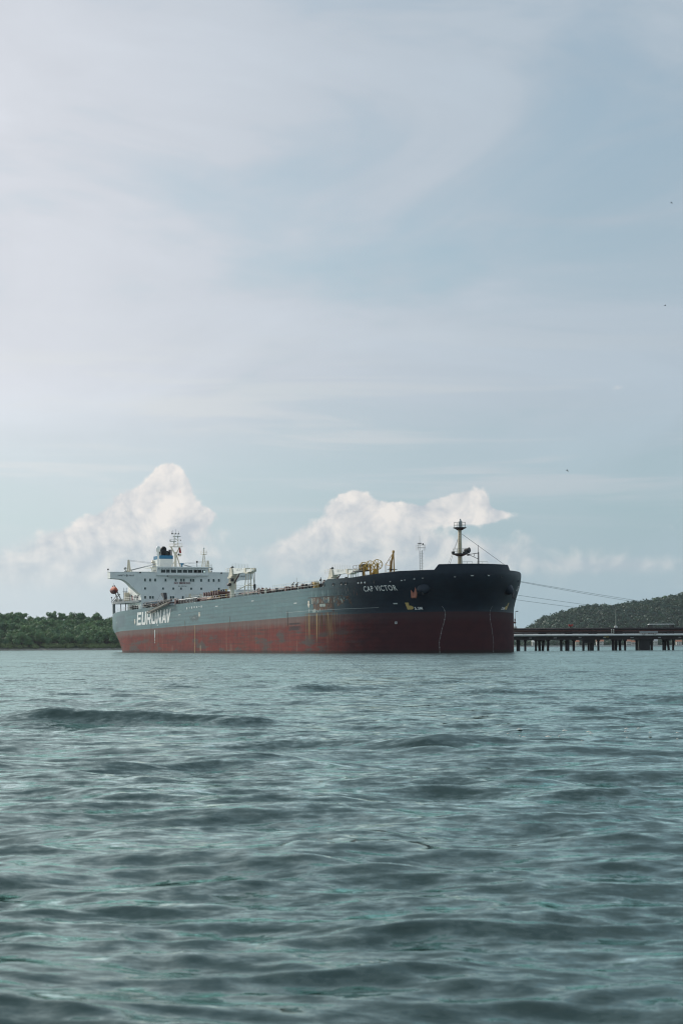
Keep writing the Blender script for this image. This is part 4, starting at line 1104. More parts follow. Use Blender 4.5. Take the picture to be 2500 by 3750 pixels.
# the lifeboat itself
lb = empty('lifeboat', (0,0,0)); tag(lb, 'orange enclosed lifeboat with dark red hull hanging in davits at the tanker stern', 'lifeboat')
lb.matrix_world = ship.matrix_basis @ Matrix.Translation((11.8, -18.5, 21.75)) @ Matrix.Scale(.86, 4)
def boat_shell(z_list, name, mat):
    vs = []; fs = []; nx = 18; rows = []
    for i in range(nx + 1):
        u = -1 + 2*i/nx; ln = 3.7*u; k = max(.0, 1 - abs(u)**2.6)
        prof = [(w_*(k**.55 if z_ < .2 else k**.75), z_*(.55 + .45*k) if z_ > 0 else z_*(.35+.65*k)) for w_, z_ in z_list]
        ring_ = [(ln, -a, z_) for a, z_ in prof] + [(ln, a, z_) for a, z_ in prof[::-1]]
        rows.append(list(range(len(vs), len(vs)+len(ring_)))); vs += ring_
    n = len(rows[0])
    for a, b_ in zip(rows[:-1], rows[1:]):
        for i in range(n): j = (i+1) % n; fs.append((a[i], a[j], b_[j], b_[i]))
    me = bpy.data.meshes.new(name); me.from_pydata(vs, [], fs); fixnormals(me); return obj(name, me, mat, lb, smooth=True)
boat_shell([(0.05,-1.35),(.6,-1.25),(1.05,-.8),(1.3,-.2),(1.36,.1)], 'boat_hull', M['orangedark'])
boat_shell([(1.33,.12),(1.3,.35),(1.05,.75),(.7,1.1),(.5,1.45),(.1,1.55)], 'canopy', M['orange'])
m_ = MB(); m_.box((3.5,-1.1,-.9), (3.8,-.6,-.35)); m_.build('propeller_guard', M['dark'], lb)
m_ = MB(); m_.tube((-.3,0,1.5), (-.3,0,3.0), .03); m_.build('aerial', M['dark'], lb)

# ---------------- deck
# accommodation ladder hung along the side, with handrails and its davit
al = MB(); A0 = Vector((84.6,-24.9,12.35)); A1 = Vector((108.5,-24.9,14.55))
dirv = (A1 - A0).normalized(); ladder = empty('accommodation_ladder', (0,0,0), parent=ship)
m_ = MB()
for y_ in (-.55,.55):
    m_.add([A0+Vector((0,y_-.05,-.22)),A1+Vector((0,y_-.05,-.22)),A1+Vector((0,y_-.05,.22)),A0+Vector((0,y_-.05,.22)),A0+Vector((0,y_+.05,-.22)),A1+Vector((0,y_+.05,-.22)),A1+Vector((0,y_+.05,.22)),A0+Vector((0,y_+.05,.22))],
           [(0,1,2,3),(7,6,5,4),(0,4,5,1),(3,2,6,7),(0,3,7,4),(1,5,6,2)])
m_.build('stringer', M['ladderrail'], ladder)
for i in range(34):
    p_ = A0.lerp(A1, (i+.5)/34); m_ = MB(); m_.box(p_ + Vector((-.28,-.48,-.04)), p_ + Vector((.28,.48,.02))); m_.build('tread', M['letter_worn'] if i % 2 else M['greypaint'], ladder)
m_ = MB()
for y_ in (-.55,.55):
    for k in (.55, 1.05): m_.tube(A0 + Vector((0,y_,k)), A1 + Vector((0,y_,k)), .045, n=5)
    for i in range(15): p_ = A0.lerp(A1, i/14); m_.tube(p_ + Vector((0,y_,.2)), p_ + Vector((0,y_,1.05)), .035, n=5)
m_.build('handrail', M['ladderrail'], ladder)
m_ = MB(); m_.box(A1 + Vector((0,-.7,-.15)), A1 + Vector((3.2,.8,.05))); m_.build('upper_platform', M['brown'], ladder)
m_ = MB(); m_.box((83.2,-25.5,12.1), (84.8,-24.3,12.25)); m_.build('lower_platform', M['mastgrey'], ladder)
m_ = MB(); m_.box((99.6,-24.3,14.0), (100.8,-23.5,16.3)); m_.prism([(100.8,16.2),(99.7,16.2),(97.2,17.3),(97.2,17.75),(100.,17.75)], 1, -24.4, -23.4); m_.box((100.8,-24.2,15.0), (107.,-23.6,15.6)); m_.build('ladder_davit', M['dark'], ladder)
m_ = MB(); m_.tube((97.5,-24.6,17.2), (87.5,-24.9,12.6), .035, n=5); m_.build('fall_wire', M['dark'], ladder)
# deck-edge rails
rail('deck_railing', [(34,-22.4,DECK),(58,-23.6,DECK)], ship, M['mastgrey'], 1.1, 2.2, .03)
rail('deck_railing', [(2,-16.2,DECK),(10,-17.6,DECK)], ship, M['cream'], 1.1, 1.5, .035)
rail('deck_railing', [(60,-23.7,DECK),(84,-23.7,DECK)], ship, M['mastgrey'], 1.1, 2.2, .03)
rail('deck_railing', [(139,-23.7,DECK),(236.5,-23.7,DECK)], ship, M['mastgrey'], 1.1, 2.4, .03)
rail('deck_railing', [(112,23.7,DECK),(236.5,23.7,DECK)], ship, M['mastgrey'], 1.1, 2.4, .03)
# screen rail with white lockers behind it
m_ = MB(); m_.tube((114.,-23.6,15.15), (134.,-23.6,15.15), .10, n=6); m_.build('screen_rail', M['white'], ship)
for i in range(12):
    m_ = MB(); m_.box((114.5+i*1.65,-23.62,DECK), (115.3+i*1.65,-23.5,15.1)); m_.build('screen_post', M['dark'], ship)
for i in range(3):
    m_ = MB(); m_.box((122.6+i*2.6,-23.3,DECK+.1), (123.9+i*2.6,-22.9,15.05)); o_ = m_.build('deck_locker', M['letter_white'], ship)
    m_ = MB(); m_.lathe((123.25+i*2.6,-23.32,14.55), [(.36,-.03),(.36,.03)], 14, Vector((0,1,0))); m_.build('porthole', M['dark'], o_)
# winches, bollards, manifold pipes, valves
def winch(s_, t_, sz=1.0, mat='dark'):
    o_ = MB(); o_.box((s_-1.4*sz, Y(t_)-1.2*sz, DECK), (s_+1.4*sz, Y(t_)+1.2*sz, DECK+.35)); w_ = o_.build('mooring_winch', M[mat], ship)
    for k in (-.9, 0, .9):
        m_ = MB(); m_.lathe((s_, Y(t_)+k*sz, DECK+1.1*sz), [(.25*sz,-.4*sz),(.75*sz,-.38*sz),(.75*sz,-.30*sz),(.42*sz,-.28*sz),(.42*sz,.28*sz),(.75*sz,.30*sz),(.75*sz,.38*sz),(.25*sz,.4*sz)], 14, Vector((0,1,0))); m_.build('drum', M[mat], w_, smooth=False)
    m_ = MB(); m_.box((s_-1.2*sz, Y(t_)-.2, DECK+.35), (s_-.7*sz, Y(t_)+.3, DECK+1.7*sz)); m_.build('gearbox', M['brown'], w_)
for s_, t_, z_, mt in ((46,20,1.0,'dark'),(62,19.5,1.1,'dark'),(69,19,.9,'brown'),(77,18.5,1.2,'dark'),(95,18,1.2,'brown'),(115,19,1.0,'brown'),(181,19,1.15,'brown'),(196,17.,1.0,'brown'),(205,-3.,1.5,'dark'),(233,18,1.1,'dark')): winch(s_, t_, z_, mt)
pr = MB()
for k, y_ in enumerate((-13.5,-12.2,-10.9,-9.6)): pr.tube((92,y_,16.0+.12*k), (228,y_,15.7+.12*k), .28, n=8)
for y_ in (-4,-2.8,-1.6,1.6,2.8,4): pr.tube((40,y_,16.6), (234,y_,16.6), .32, n=8)
pr.build('cargo_pipes', M['brown'], ship, smooth=True)
# manifold on the starboard side amidships
for i in range(7):
    s_ = 119.5 + i*2.35; m_ = MB(); m_.tube((s_,-8,16.55), (s_,-17.6,16.55), .42, n=10); m_.lathe((s_,-17.6,16.55), [(.62,-.12),(.62,.12)], 12, Vector((0,1,0))); m_.build('manifold_pipe', M['brown'], ship)
    m_ = MB(); m_.tube((s_,-15.2,15.0), (s_,-15.2,17.5), .2); m_.ring((s_,-15.2,17.5), (0,0,1), .4, .05, 12, 5); m_.build('valve', M['yellow'] if i % 3 == 0 else M['dark'], ship)
for s_, z in ((117,16.1),(126,16.0)):
    m_ = MB(); m_.tube((s_,-15.6,z-.9), (s_+4.5,-15.6,z-.9), .5, n=10); m_.build('drip_pipe', M['yellow'], ship)
m_ = MB(); m_.box((116,-17.5,15.0), (136,-8,15.25)); m_.build('manifold_tray', M['brown'], ship)
for k in range(26):       # small fittings along the deck: vents, tank hatches, fire monitors
    s_ = 176 + k*2.3 + rnd.uniform(-.6,.6); t_ = rnd.choice((20,17,14,10)); hh = rnd.uniform(.8,1.9) + (20 - t_)*.13
    m_ = MB(); m_.tube((s_, Y(t_), DECK), (s_, Y(t_), DECK+hh*.8), rnd.uniform(.18,.4), n=8); m_.lathe((s_, Y(t_), DECK+hh*.8), [(.45,0),(.5,.12),(.3,.3*hh)], 8); m_.build('tank_vent', M[rnd.choice(('brown','dark','brown','cream'))], ship)
for s_, t_, hh in ((191.8,15,3.0),(204.,18,2.4)):
    m_ = MB(); m_.tube((s_,Y(t_),DECK), (s_,Y(t_),DECK+hh*.8), .2); m_.tube((s_-.2,Y(t_),DECK+hh*.85), (s_+1.1,Y(t_),DECK+hh), .12); m_.lathe((s_,Y(t_),DECK+hh*.8), [(.4,-.1),(.4,.1)], 8); m_.build('fire_monitor', M['dark'], ship)
m_ = MB(); m_.tube((194.9,-15,DECK), (194.9,-15,18.0), .05); m_.lathe((194.9,-15,14.2), [(.55,0),(.55,1.2),(.3,1.6),(.3,2.2)], 10); m_.build('vent_mast', M['cream'], ship)
for i in range(3):
    m_ = MB(); m_.lathe((204.+i*1.5,-15,DECK), [(.35,0),(.35,1.1),(.7,1.25),(.7,1.75),(.3,2.0)], 10); m_.build('mushroom_vent', M['dark'], ship)
m_ = MB(); m_.box((208.6,-15.6,DECK), (210.2,-14.4,16.4)); m_.build('paint_locker', M['ochre'], ship)
# catwalk rails amidships
rail('catwalk_railing', [(176,-15.2,15.7),(222,-15.2,15.5)], ship, M['mastgrey'], 1.15, 1.8, .035)
rail('catwalk_railing', [(60,-5.2,17.0),(116,-5.2,17.0)], ship, M['mastgrey'], 1.1, 2.2, .035)
# boxes in front of the house
for s_, t_ in ((37,-.8),(37,-4.4)):
    m_ = MB(); m_.box((s_-1,Y(t_)-1.3,18.0), (s_+1,Y(t_)+1.3,18.7)); m_.tube((s_,Y(t_)-.9,DECK), (s_,Y(t_)-.9,18.), .18); m_.tube((s_,Y(t_)+.9,DECK), (s_,Y(t_)+.9,18.), .18); m_.lathe((s_,Y(t_),18.7), [(.5,0),(.42,.6),(.42,1.1),(.2,1.2)], 10); o_ = m_.build('foam_monitor_platform', M['cream'], ship)
    rail('platform_rail', [(s_-1,Y(t_)-1.3,18.7),(s_+1,Y(t_)-1.3,18.7),(s_+1,Y(t_)+1.3,18.7),(s_-1,Y(t_)+1.3,18.7)], o_, M['cream'], 1., 1.)
m_ = MB(); m_.box((31,-13.,DECK), (33,13.,17.3)); m_.build('house_front_gallery', M['greypaint'], ship)
m_ = MB(); m_.path([(52,-17.5,15.), (52,-17.5,16.45), (90,-17.5,16.45)], .09); m_.build('fire_main', M['dark'], ship)

# hose cranes amidships, port and starboard, jibs stowed forward on their rests
def hose_crane(t_, box_):
    y_ = Y(t_)
    if box_:
        m_ = MB(); m_.box((135.2, -14.6, DECK+.02), (140.8, -6.9, 17.15)); bx_ = m_.build('crane_house', M['white'], ship)
        rail('railing', [(135.4,-14.4,17.15),(140.6,-14.4,17.15),(140.6,-7.1,17.15)], bx_, M['cream'], 1.05, 1.1)
        m_ = MB(); m_.box((139.6,-14.66,DECK+.05), (140.75,-14.6,16.0)); m_.build('door', M['dark'], bx_)
        m_ = MB(); m_.tube((137.,-13.,17.15), (138.8,-9.6,19.), .12); m_.build('jib_stay', M['mastgrey'], bx_)
    m_ = MB(); m_.tube((138.2,y_,DECK+.5), (138.2,y_,20.3), .95, .85, 14)
    for a in range(4): m_.box((138.2-1.0+.5*a,y_-1.0,17.2), (138.2-.9+.5*a,y_-.9,20.2))
    cr_ = m_.build('hose_crane', M['cream'], ship)
    m_ = MB(); m_.box((136.4,y_-1.1,20.3), (139.6,y_+1.1,20.8)); m_.prism([(136.6,20.8),(140.2,20.8),(139.6,22.9),(137.6,23.1)], 1, y_-.9, y_+.9); m_.build('slewing_house', M['cream'], cr_)
    m_ = MB(); m_.prism([(138.8,21.35),(139.2,23.0),(141.,23.05),(151.,22.3),(158.,21.9),(158.,21.35),(150.,21.35)], 1, y_-.55, y_+.55); m_.build('jib', M['white'], cr_)
    text_on('jib_lettering', 'SWL 15 T', lambda u, v: (143. + 5.2*u, y_-.58, 22.05 + .42*v), M['greypaint'], cr_, .01, 1.2)
    m_ = MB(); m_.box((150.5,y_-.7,21.2), (152.,y_+.7,22.5)); m_.lathe((158.1,y_,21.7), [(.55,-.3),(.55,.3)], 12, Vector((0,1,0))); m_.box((156.5,y_-.6,21.2), (157.2,y_+.6,22.2)); m_.build('jib_head', M['cream'], cr_)
    m_ = MB(); m_.tube((139.3,y_,19.0), (144.2,y_,21.35), .2, .16); m_.build('luffing_ram', M['brown'], cr_)
    m_ = MB(); m_.tube((140.2,y_-.9,19.4), (140.2,y_-.9,20.2), .5, n=10); m_.tube((137.2,y_-1.2,18.6), (138.9,y_-1.2,18.6), .42, n=10); m_.tube((136.8,y_-.2,23.1), (138.4,y_-.2,23.3), .35, n=10); m_.build('hydraulic_motor', M['dark'], cr_)
    for k in range(12):
        px_ = 138.6 + k*1.4; pz_ = 22.95 if px_ < 141 else 23.05 - (px_ - 141.)*.075
        m_ = MB(); m_.tube((px_,y_-.6,pz_-.1), (px_,y_-.6,pz_+1.3), .03, n=5); m_.build('jib_post', M['mastgrey'], cr_)
    rail('service_railing', [(135.,y_-1.3,21.8),(137.2,y_-1.3,21.8),(137.2,y_+1.2,21.8)], cr_, M['cream'], 1.3, .9, .03)
    m_ = MB()
    for y2 in (-.9,.9):
        for x2 in (-1.,1.): m_.tube((153.5+x2*1.9,y_+y2*1.2,DECK), (153.5+x2*1.1,y_+y2*.7,21.1), .15, .12, 8)
        m_.tube((151.9,y_+y2,17.8), (155.1,y_+y2,17.8), .10)
    m_.tube((152.,y_-1,17.8), (152.,y_+1,17.8), .10); m_.box((152.2,y_-.9,20.95), (154.8,y_+.9,21.3)); m_.build('jib_rest', M['cream'], ship)
    m_ = MB(); m_.tube((157.9,y_,21.3), (157.9,y_,17.9), .035, n=5); m_.tube((158.2,y_,21.3), (158.1,y_,17.9), .035, n=5); m_.lathe((158.,y_,16.6), [(.06,-.7),(.22,-.2),(.36,.5),(.36,1.2),(.15,1.35)], 10); m_.tube((158.,y_,DECK), (158.,y_,16.), .05); m_.build('hook_block', M['dark'], cr_)
hose_crane(14.5, True)
hose_crane(-14.5, False)

# forecastle gear: yellow reels and their platform, small yellow crane, aerial mast, foremast, jackstaff
def reel(s_, t_, z_, r_):
    m_ = MB(); ax = Vector((.86,-.5,0)).normalized()
    c0 = Vector((s_, Y(t_), z_))
    o_ = MB(); 
    for k in (-.45, .45): o_.ring(c0 + ax*k, ax, r_, .055, 28, 6)
    for k in (-.45, .45):
        side = ax.cross(Vector((0,0,1))).normalized()
        for i in range(8):
            a = i*math.pi/4 + .2; e = c0 + ax*k + side*(r_*math.cos(a)) + Vector((0,0,1))*(r_*math.sin(a)); o_.tube(c0 + ax*k, e, .045, n=5)
    re_ = o_.build('hose_reel', M['yellow'], ship)
    m_.tube(c0 - ax*.6, c0 + ax*.6, .26, n=10); m_.build('hub', M['yellow'], re_)
    m_ = MB(); m_.tube(c0 - ax*.6, Vector((c0.x - .6, c0.y, DECK+.4)), .16); m_.tube(c0 + ax*.6, Vector((c0.x + .6, c0.y, DECK+.4)), .2, .3); m_.build('stand', M['ochre'], re_)
reel(236.0, 12.4, 18.75, 1.0); reel(239.6, 12.2, 18.8, 1.08); reel(243.6, 12.0, 18.85, 1.1)
m_ = MB(); m_.tube((237.5,-11.,16.5), (241.,-11.6,17.6), .42, n=10); m_.tube((241.,-11.2,15.), (241.,-11.2,18.), .5, .4, 10); m_.build('reel_drive', M['yellow'], ship)
m_ = MB(); m_.box((229.8,-12.9,17.75), (236.6,-10.8,17.95)); m_.tube((234,-11.8,DECK), (234,-11.8,17.75), .35, n=10); m_.box((233.,-12.6,17.96), (235.2,-11.2,19.3)); wp = m_.build('reel_control_platform', M['dark'], ship)
rail('platform_rail', [(229.9,-12.8,17.95),(236.5,-12.8,17.95),(236.5,-10.9,17.95)], wp, M['dark'], 1.3, 1.7, .06)
yc = MB(); yc.tube((240.4,-8,DECK+.4), (241.9,-8,19.4), .34, .26, 10); yc.tube((241.9,-8,19.4), (243.2,-8,21.7), .24, .16, 10); ycr = yc.build('foredeck_crane', M['ochre'], ship)
m_ = MB(); m_.tube((238.2,-8,19.1), (242.4,-8,21.2), .07); m_.tube((238.2,-8,19.1), (240.9,-8,18.8), .08); m_.tube((238.2,-8,DECK+.4), (238.2,-8,19.1), .08); m_.build('crane_frame', M['ochre'], ycr)
m_ = MB(); m_.tube((243.8,-8,DECK+.4), (243.3,-8,21.6), .17, .15, 8); m_.lathe((243.2,-8,21.8), [(.3,-.2),(.3,.2)], 12, Vector((0,1,0))); m_.build('folded_jib', M['ochre'], ycr)
m_ = MB(); m_.path([(241.3,-8.3,20.), (242.6,-8.5,19.6), (242.5,-8.5,18.5), (241.6,-8.4,18.)], .06); m_.box((241.5,-8.9,17.75), (243.6,-7.2,17.85)); m_.build('hydraulic_hose', M['dark'], ycr)
m_ = MB()
for y_ in (-8.7,-8.2): m_.tube((242.9,y_,DECK+.4), (242.9,y_,20.), .04)
for k in range(10): m_.tube((242.9,-8.7,15.+k*.5), (242.9,-8.2,15.+k*.5), .03, n=5)
m_.build('ladder', M['ochre'], ycr)
rail('deck_railing', [(236,-12.,15.9),(249,-9.5,16.)], ship, M['mastgrey'], 1.05, 1.6, .035)
# thin lattice aerial mast
am = MB()
for y_ in (-.32,.32): am.tube((240,y_,DECK+.4), (240,y_,22.4), .07, n=6)
for k in range(20): am.tube((240,-.32,14.8+k*.38), (240,.32,14.8+k*.38), .035, n=5)
for k in range(10): am.tube((240,.32,14.8+k*.76), (240,.62,14.8+k*.76), .03, n=5)
ant = am.build('aerial_mast', M['mastgrey'], ship)
m_ = MB(); m_.tube((240,-.3,22.4), (240,-.3,25.7), .05, .025); m_.box((239.6,-.7,23.9), (240.3,.1,24.05)); m_.lathe((240.,.5,23.8), [(.1,-.2),(.22,0),(.1,.2)], 8); m_.build('whip_aerial', M['dark'], ant)
rail('basket', [(239.5,-.9,22.3),(240.5,-.9,22.3),(240.5,.9,22.3),(239.5,.9,22.3),(239.5,-.9,22.3)], ant, M['mastgrey'], 1.3, .9, .035)
# foremast
fm = MB(); fm.lathe((262.7,0,DECK+.4), [(.66,0),(.56,3.2),(.46,5.4),(.44,8.),(.38,11.4)], 14)
fore = fm.build('foremast', M['foremast'], ship, smooth=True)
for z, a, n_ in ((26.0,1.45,'lookout_platform'),(20.3,1.75,'lamp_platform')):
    m_ = MB(); m_.lathe((262.7,0,z), [(.55,-.55),(a*.7,-.25),(a,-.08),(a,.06)], 14); pf = m_.build(n_, M['dark'], fore)
    if z > 25: rail('platform_rail', [(262.7+a*.9*math.cos(q),a*.9*math.sin(q),z) for q in np.linspace(0,6.283,9)], pf, M['mastgrey'], 1.15, 3., .035)
    else: rail('platform_rail', [(262.7+a*.9*math.cos(q),a*.9*math.sin(q),z) for q in np.linspace(0,6.283,9)], pf, M['mastgrey'], 1.1, 3., .03)
m_ = MB(); m_.lathe((262.7,.15,26.05), [(.45,0),(.36,.5),(.5,.55),(.36,.6),(.42,1.0),(.40,1.3),(.18,1.6),(.12,1.9)], 12); m_.build('masthead_light', M['greypaint'], fore)
m_ = MB(); m_.lathe((263.4,1.5,21.1), [(.2,-.8),(.42,-.7),(.50,.1),(.55,.5),(.3,.55)], 12, Vector((.75,.5,.12))); m_.box((262.9,.6,20.4), (263.8,1.9,20.75)); m_.build('foghorn', M['dark'], fore)
m_ = MB(); m_.box((262.4,-1.9,20.35), (262.9,-1.3,20.8)); m_.build('deck_light', M['dark'], fore)
m_ = MB()
for k in range(22): m_.tube((263.35,-.55,15.+k*.5), (263.35,-.2,15.+k*.5), .03, n=5)
m_.tube((263.35,-.55,14.5), (263.2,-.55,26.), .035, n=5); m_.tube((263.35,-.2,14.5), (263.2,-.2,26.), .035, n=5); m_.build('ladder', M['ochre'], fore)
m_ = MB(); m_.tube((262.7,0,24.7), (253.4,0,DECK+.5), .035, n=5); m_.tube((262.7,0,24.7), (255.5,-1.5,DECK+.5), .025, n=5); m_.tube((262.9,.3,24.7), (269.6,8.6,16.9), .04, n=5); m_.build('stay', M['wire'], fore)
jk = MB(); jk.tube((271.6,.5,DECK+.4), (271.6,.5,20.2), .16, .13, 8); jk.tube((271.6,.5,20.2), (271.6,.5,21.7), .07, .05, 8)
jk.tube((271.6,.5,20.0), (270.,-1.2,19.75), .07); jk.tube((271.6,.5,18.7), (270.2,-1.1,19.7), .06); jk.tube((270.9,-.2,19.3), (270.9,-.2,19.85), .05); jk.box((269.8,-1.4,19.5), (270.2,-1.0,19.85)); jk.build('jackstaff', M['dark'], ship)
rail('deck_railing', [(270.,-2.6,16.6),(270.8,-.6,16.6)], ship, M['mastgrey'], 1.6, 1., .035)
rail('deck_railing', [(271.2,.4,16.6),(271.2,2.8,16.6)], ship, M['mastgrey'], 1.6, 1.1, .035)
m_ = MB(); m_.lathe((268.2,-9.3,16.2), [(.05,-.2),(.3,-.1),(.3,.25),(.1,.3)], 10); m_.build('fairlead_roller', M['brown'], ship)
m_ = MB(); m_.tube((236.2,-22.9,DECK), (236.2,-22.9,16.2), .08); m_.lathe((236.8,-23.2,15.6), [(.1,-.3),(.3,0),(.1,.3)], 8); m_.build('break_lamp', M['dark'], ship)

# ------------------------------------------------------------------ mooring lines from the bow to the jetty
MW = ship.matrix_basis.copy()
def bend(a, b_, sag, n=26):
    a = Vector(a); b_ = Vector(b_); return [a.lerp(b_, i/n) - Vector((0,0,4*sag*(i/n)*(1-i/n))) for i in range(n+1)]
def line(p_ship, q, sag, label):
    a = MW @ Vector(p_ship); m_ = MB(); m_.path(bend(a, q, sag), .034, 6)
    return tag(m_.build('mooring_line', M['rope'], None, smooth=True), label, 'rope', 'mooring lines from the bow')
line(HP(258.5, 14.6, .1, 1), (131.0, 556.5, 6.9), .5, 'uppermost mooring rope running from the bow to the jetty on the right')
line(HP(257.3, 14.5, .1, 1), (132.5, 556.5, 6.9), .9, 'second mooring rope from the top, close under the uppermost one')
line(HP(259.5, 11.6, .1, 1), (129.0, 556.5, 6.9), .9, 'third mooring rope from the top, leaving the bow beside the hanging anchor')
line(HP(258.5, 10.6, .1, 1), (127.5, 556.5, 6.9), 1.0, 'lowest mooring rope from the bow, below the hanging anchor')

# ------------------------------------------------------------------ jetty
JD = 560.; PX = 7292. / JD
def JX(xp): return (xp - 1250) / PX
def JZ(yp, xp=2200): return CAM_H + (2369 + .0052*(1250 - xp) - yp) / PX
jet = empty('jetty', (JX(1873), JD, 0)); tag(jet, 'long dark pile jetty carrying pipelines, running from the tanker bow to the right edge', 'jetty')
def J(name, m_, mat, parent=None, smooth=False):
    o_ = m_.build(name, mat, parent or jet, smooth)
    if parent is None: o_.matrix_parent_inverse = jet.matrix_basis.inverted()
    return o_
X0j, X1j = 26., 150.
zt = JZ(2299); 
m_ = MB(); m_.box((X0j, JD-1.2, JZ(2342)), (X1j, JD+6., JZ(2331))); J('deck_girder', m_, M['jettydark'])
m_ = MB(); m_.box((X0j, JD-1.6, JZ(2331)+.003), (X1j, JD+6.2, JZ(2329.5))); J('deck_slab', m_, M['jettydark'])
m_ = MB(); m_.tube((X0j, JD-2.0, JZ(2325.5)), (X1j, JD-2.0, JZ(2325.5)), .27, n=14); J('white_pipeline', m_, M['steel_pipe'], smooth=True)
m_ = MB(); m_.tube((X0j, JD-.4, JZ(2316.)), (X1j, JD-.4, JZ(2316.)), .22, n=12); J('brown_pipeline', m_, M['jettydark'], smooth=True)
m_ = MB(); m_.box((X0j, JD+.6, JZ(2312.5)), (X1j, JD+.9, zt)); J('pipe_rack_beam', m_, M['jettydark'])
m_ = MB(); m_.tube((X0j, JD+.2, JZ(2304)), (X1j, JD+.2, JZ(2304)), .30, n=12); J('upper_pipeline', m_, M['jettydark'], smooth=True)
m_ = MB(); m_.tube((X0j, JD+.25, JZ(2310)), (X1j, JD+.25, JZ(2310)), .22, n=12); J('upper_pipeline', m_, M['brown'], smooth=True)
m_ = MB(); m_.box((X0j, JD+4.5, JZ(2325)), (X1j, JD+4.8, JZ(2316))); J('rear_parapet', m_, M['concrete'])
piles = [(1897.5,14,0),(1923,8,0),(1962,8,0),(1978,10,-1),(1990,10,2),(2009,9,1),(2055,9,0),(2077,16,0),(2100.6,10,0),(2136,9,0),(2155,8,0),(2167,15,0),(2191,8,0),
         (2245,10,0),(2258.6,10,1),(2274,10,-1),(2289,8,0),(2331,9,0),(2386,10,0),(2429,8,0),(2440,8,1),(2452.5,9,-3),(2469,8,1),(2530,9,0),(2545,9,1),(2560,9,-1),(2610,9,0)]
for xp, wpx, lean in piles:
    w_ = wpx / PX / 2; x_ = JX(xp); dy = 1.0 if lean == 0 else 3.0
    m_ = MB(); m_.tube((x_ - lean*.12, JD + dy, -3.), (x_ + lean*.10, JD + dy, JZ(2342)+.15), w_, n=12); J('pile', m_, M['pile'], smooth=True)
    if wpx < 14:
        m_ = MB(); m_.box((x_ - w_*1.5, JD + dy - .5, JZ(2347)), (x_ + w_*1.5, JD + dy + .5, JZ(2342)-.01)); J('pile_cap', m_, M['jettydark'])
m_ = MB(); m_.box((JX(2338.5), JD-.5, -3.), (JX(2377), JD+4., JZ(2342)+.1)); J('pier_block', m_, M['pile'])
m_ = MB(); m_.box((JX(2131), JD-.2, JZ(2355)), (JX(2176), JD+1.2, JZ(2342)+.05)); J('pile_crosshead', m_, M['pile'])
for xp in (1977,1992,2073,2087,2160,2176,2250,2259,2270,2443,2458):     # pipe supports
    m_ = MB(); m_.box((JX(xp)-.48, JD-.9, JZ(2329.4)), (JX(xp)+.48, JD+1.6, JZ(2312.4))); J('pipe_support', m_, M['jettydark'])
for xp, w_ in ((1940,10),(2030,12),(2120,10),(2210,10),(2310,12),(2410,10),(2485,10)):
    m_ = MB(); m_.box((JX(xp)-w_/PX/2, JD-1.32, JZ(2336)), (JX(xp)+w_/PX/2, JD-1.21, JZ(2334.6))); J('service_bracket', m_, M['steel_pipe'])
m_ = MB(); m_.box((JX(2208), JD-1.36, JZ(2334)), (JX(2226), JD-1.22, JZ(2331.6))); J('yellow_plate', m_, M['yellow'])
m_ = MB(); m_.box((JX(2336), JD-2.6, JZ(2319)), (JX(2402), JD-2.2, JZ(2312.5))); sp = J('hung_walkway', m_, M['greypaint'])
for xp in (2351, 2391):
    m_ = MB(); m_.ring((JX(xp), JD-2.4, JZ(2322.)), (0,1,0), .34, .05, 14, 5); o_ = J('hanging_ring', m_, M['dark'])
for xp in (2236, 2243.5):
    m_ = MB(); m_.tube((JX(xp), JD-1.2, JZ(2329)), (JX(xp), JD-1.2, JZ(2308)), .11); m_.lathe((JX(xp), JD-1.2, JZ(2308)), [(.12,-.1),(.2,.1),(.05,.25)], 8); J('valve_stem', m_, M['mastgrey'])
for k in range(30):
    x_ = JX(1880) + k*2.6
    m_ = MB(); m_.tube((x_, JD-1.4, JZ(2329.4)), (x_, JD-1.4, JZ(2317)), .045, n=5); J('rail_post', m_, M['jettydark'])
# bollards that take the ropes (off to the right)
for x_ in (127.5, 129., 131., 132.5):
    m_ = MB(); m_.lathe((x_, 556.5, JZ(2329.4)), [(.45,0),(.35,.5),(.35,1.2),(.55,1.4),(.5,1.7)], 12); J('bollard', m_, M['dark'])
m_ = MB(); m_.box((125.5, 555.3, JZ(2342)), (134.5, 559., JZ(2329.4))); J('mooring_platform', m_, M['concrete'])
# lamp posts, red monitor and roofed walkway on the jetty
def lamp_post(xp, top, label, red):
    x_ = JX(xp); t = empty('lamp_post', (x_, JD+.4, zt)); tag(t, label, 'lamp post')
    H = JZ(top, xp) - zt
    m_ = MB(); m_.tube((0,0,.5), (0,0,H), .075, .05, 8); m_.build('post', M['mastgrey'], t)
    m_ = MB(); m_.lathe((0,0,0), [(.55,0),(.5,.35),(.25,.6)], 10); m_.build('foot', M['concrete'], t)
    m_ = MB(); m_.tube((0,0,H), (.5,0,H+.12), .05); m_.box((.3,-.15,H), (.85,.15,H+.22)); m_.build('lamp_head', M['dark'], t)
    if red:
        m_ = MB(); m_.lathe((-.12,-.25,H*.30), [(.12,-.1),(.36,.05),(.36,.35),(.12,.5)], 10); m_.box((-.25,-.2,H*.42), (.1,.1,H*.58)); m_.build('life_ring_box', M['brown'], t)
    return t
lamp_post(1886, 2240, 'thin lamp post with red box on the jetty right beside the tanker bow', True)
lamp_post(2254, 2236, 'thin pale lamp post on the jetty in front of the hill', False)
t = empty('fire_monitor', (JX(2089), JD+.4, zt)); tag(t, 'small red fire monitor on a stub post above the jetty', 'fire monitor')
m_ = MB(); m_.tube((0,0,0), (0,0,.45), .14); m_.build('stub_post', M['dark'], t)
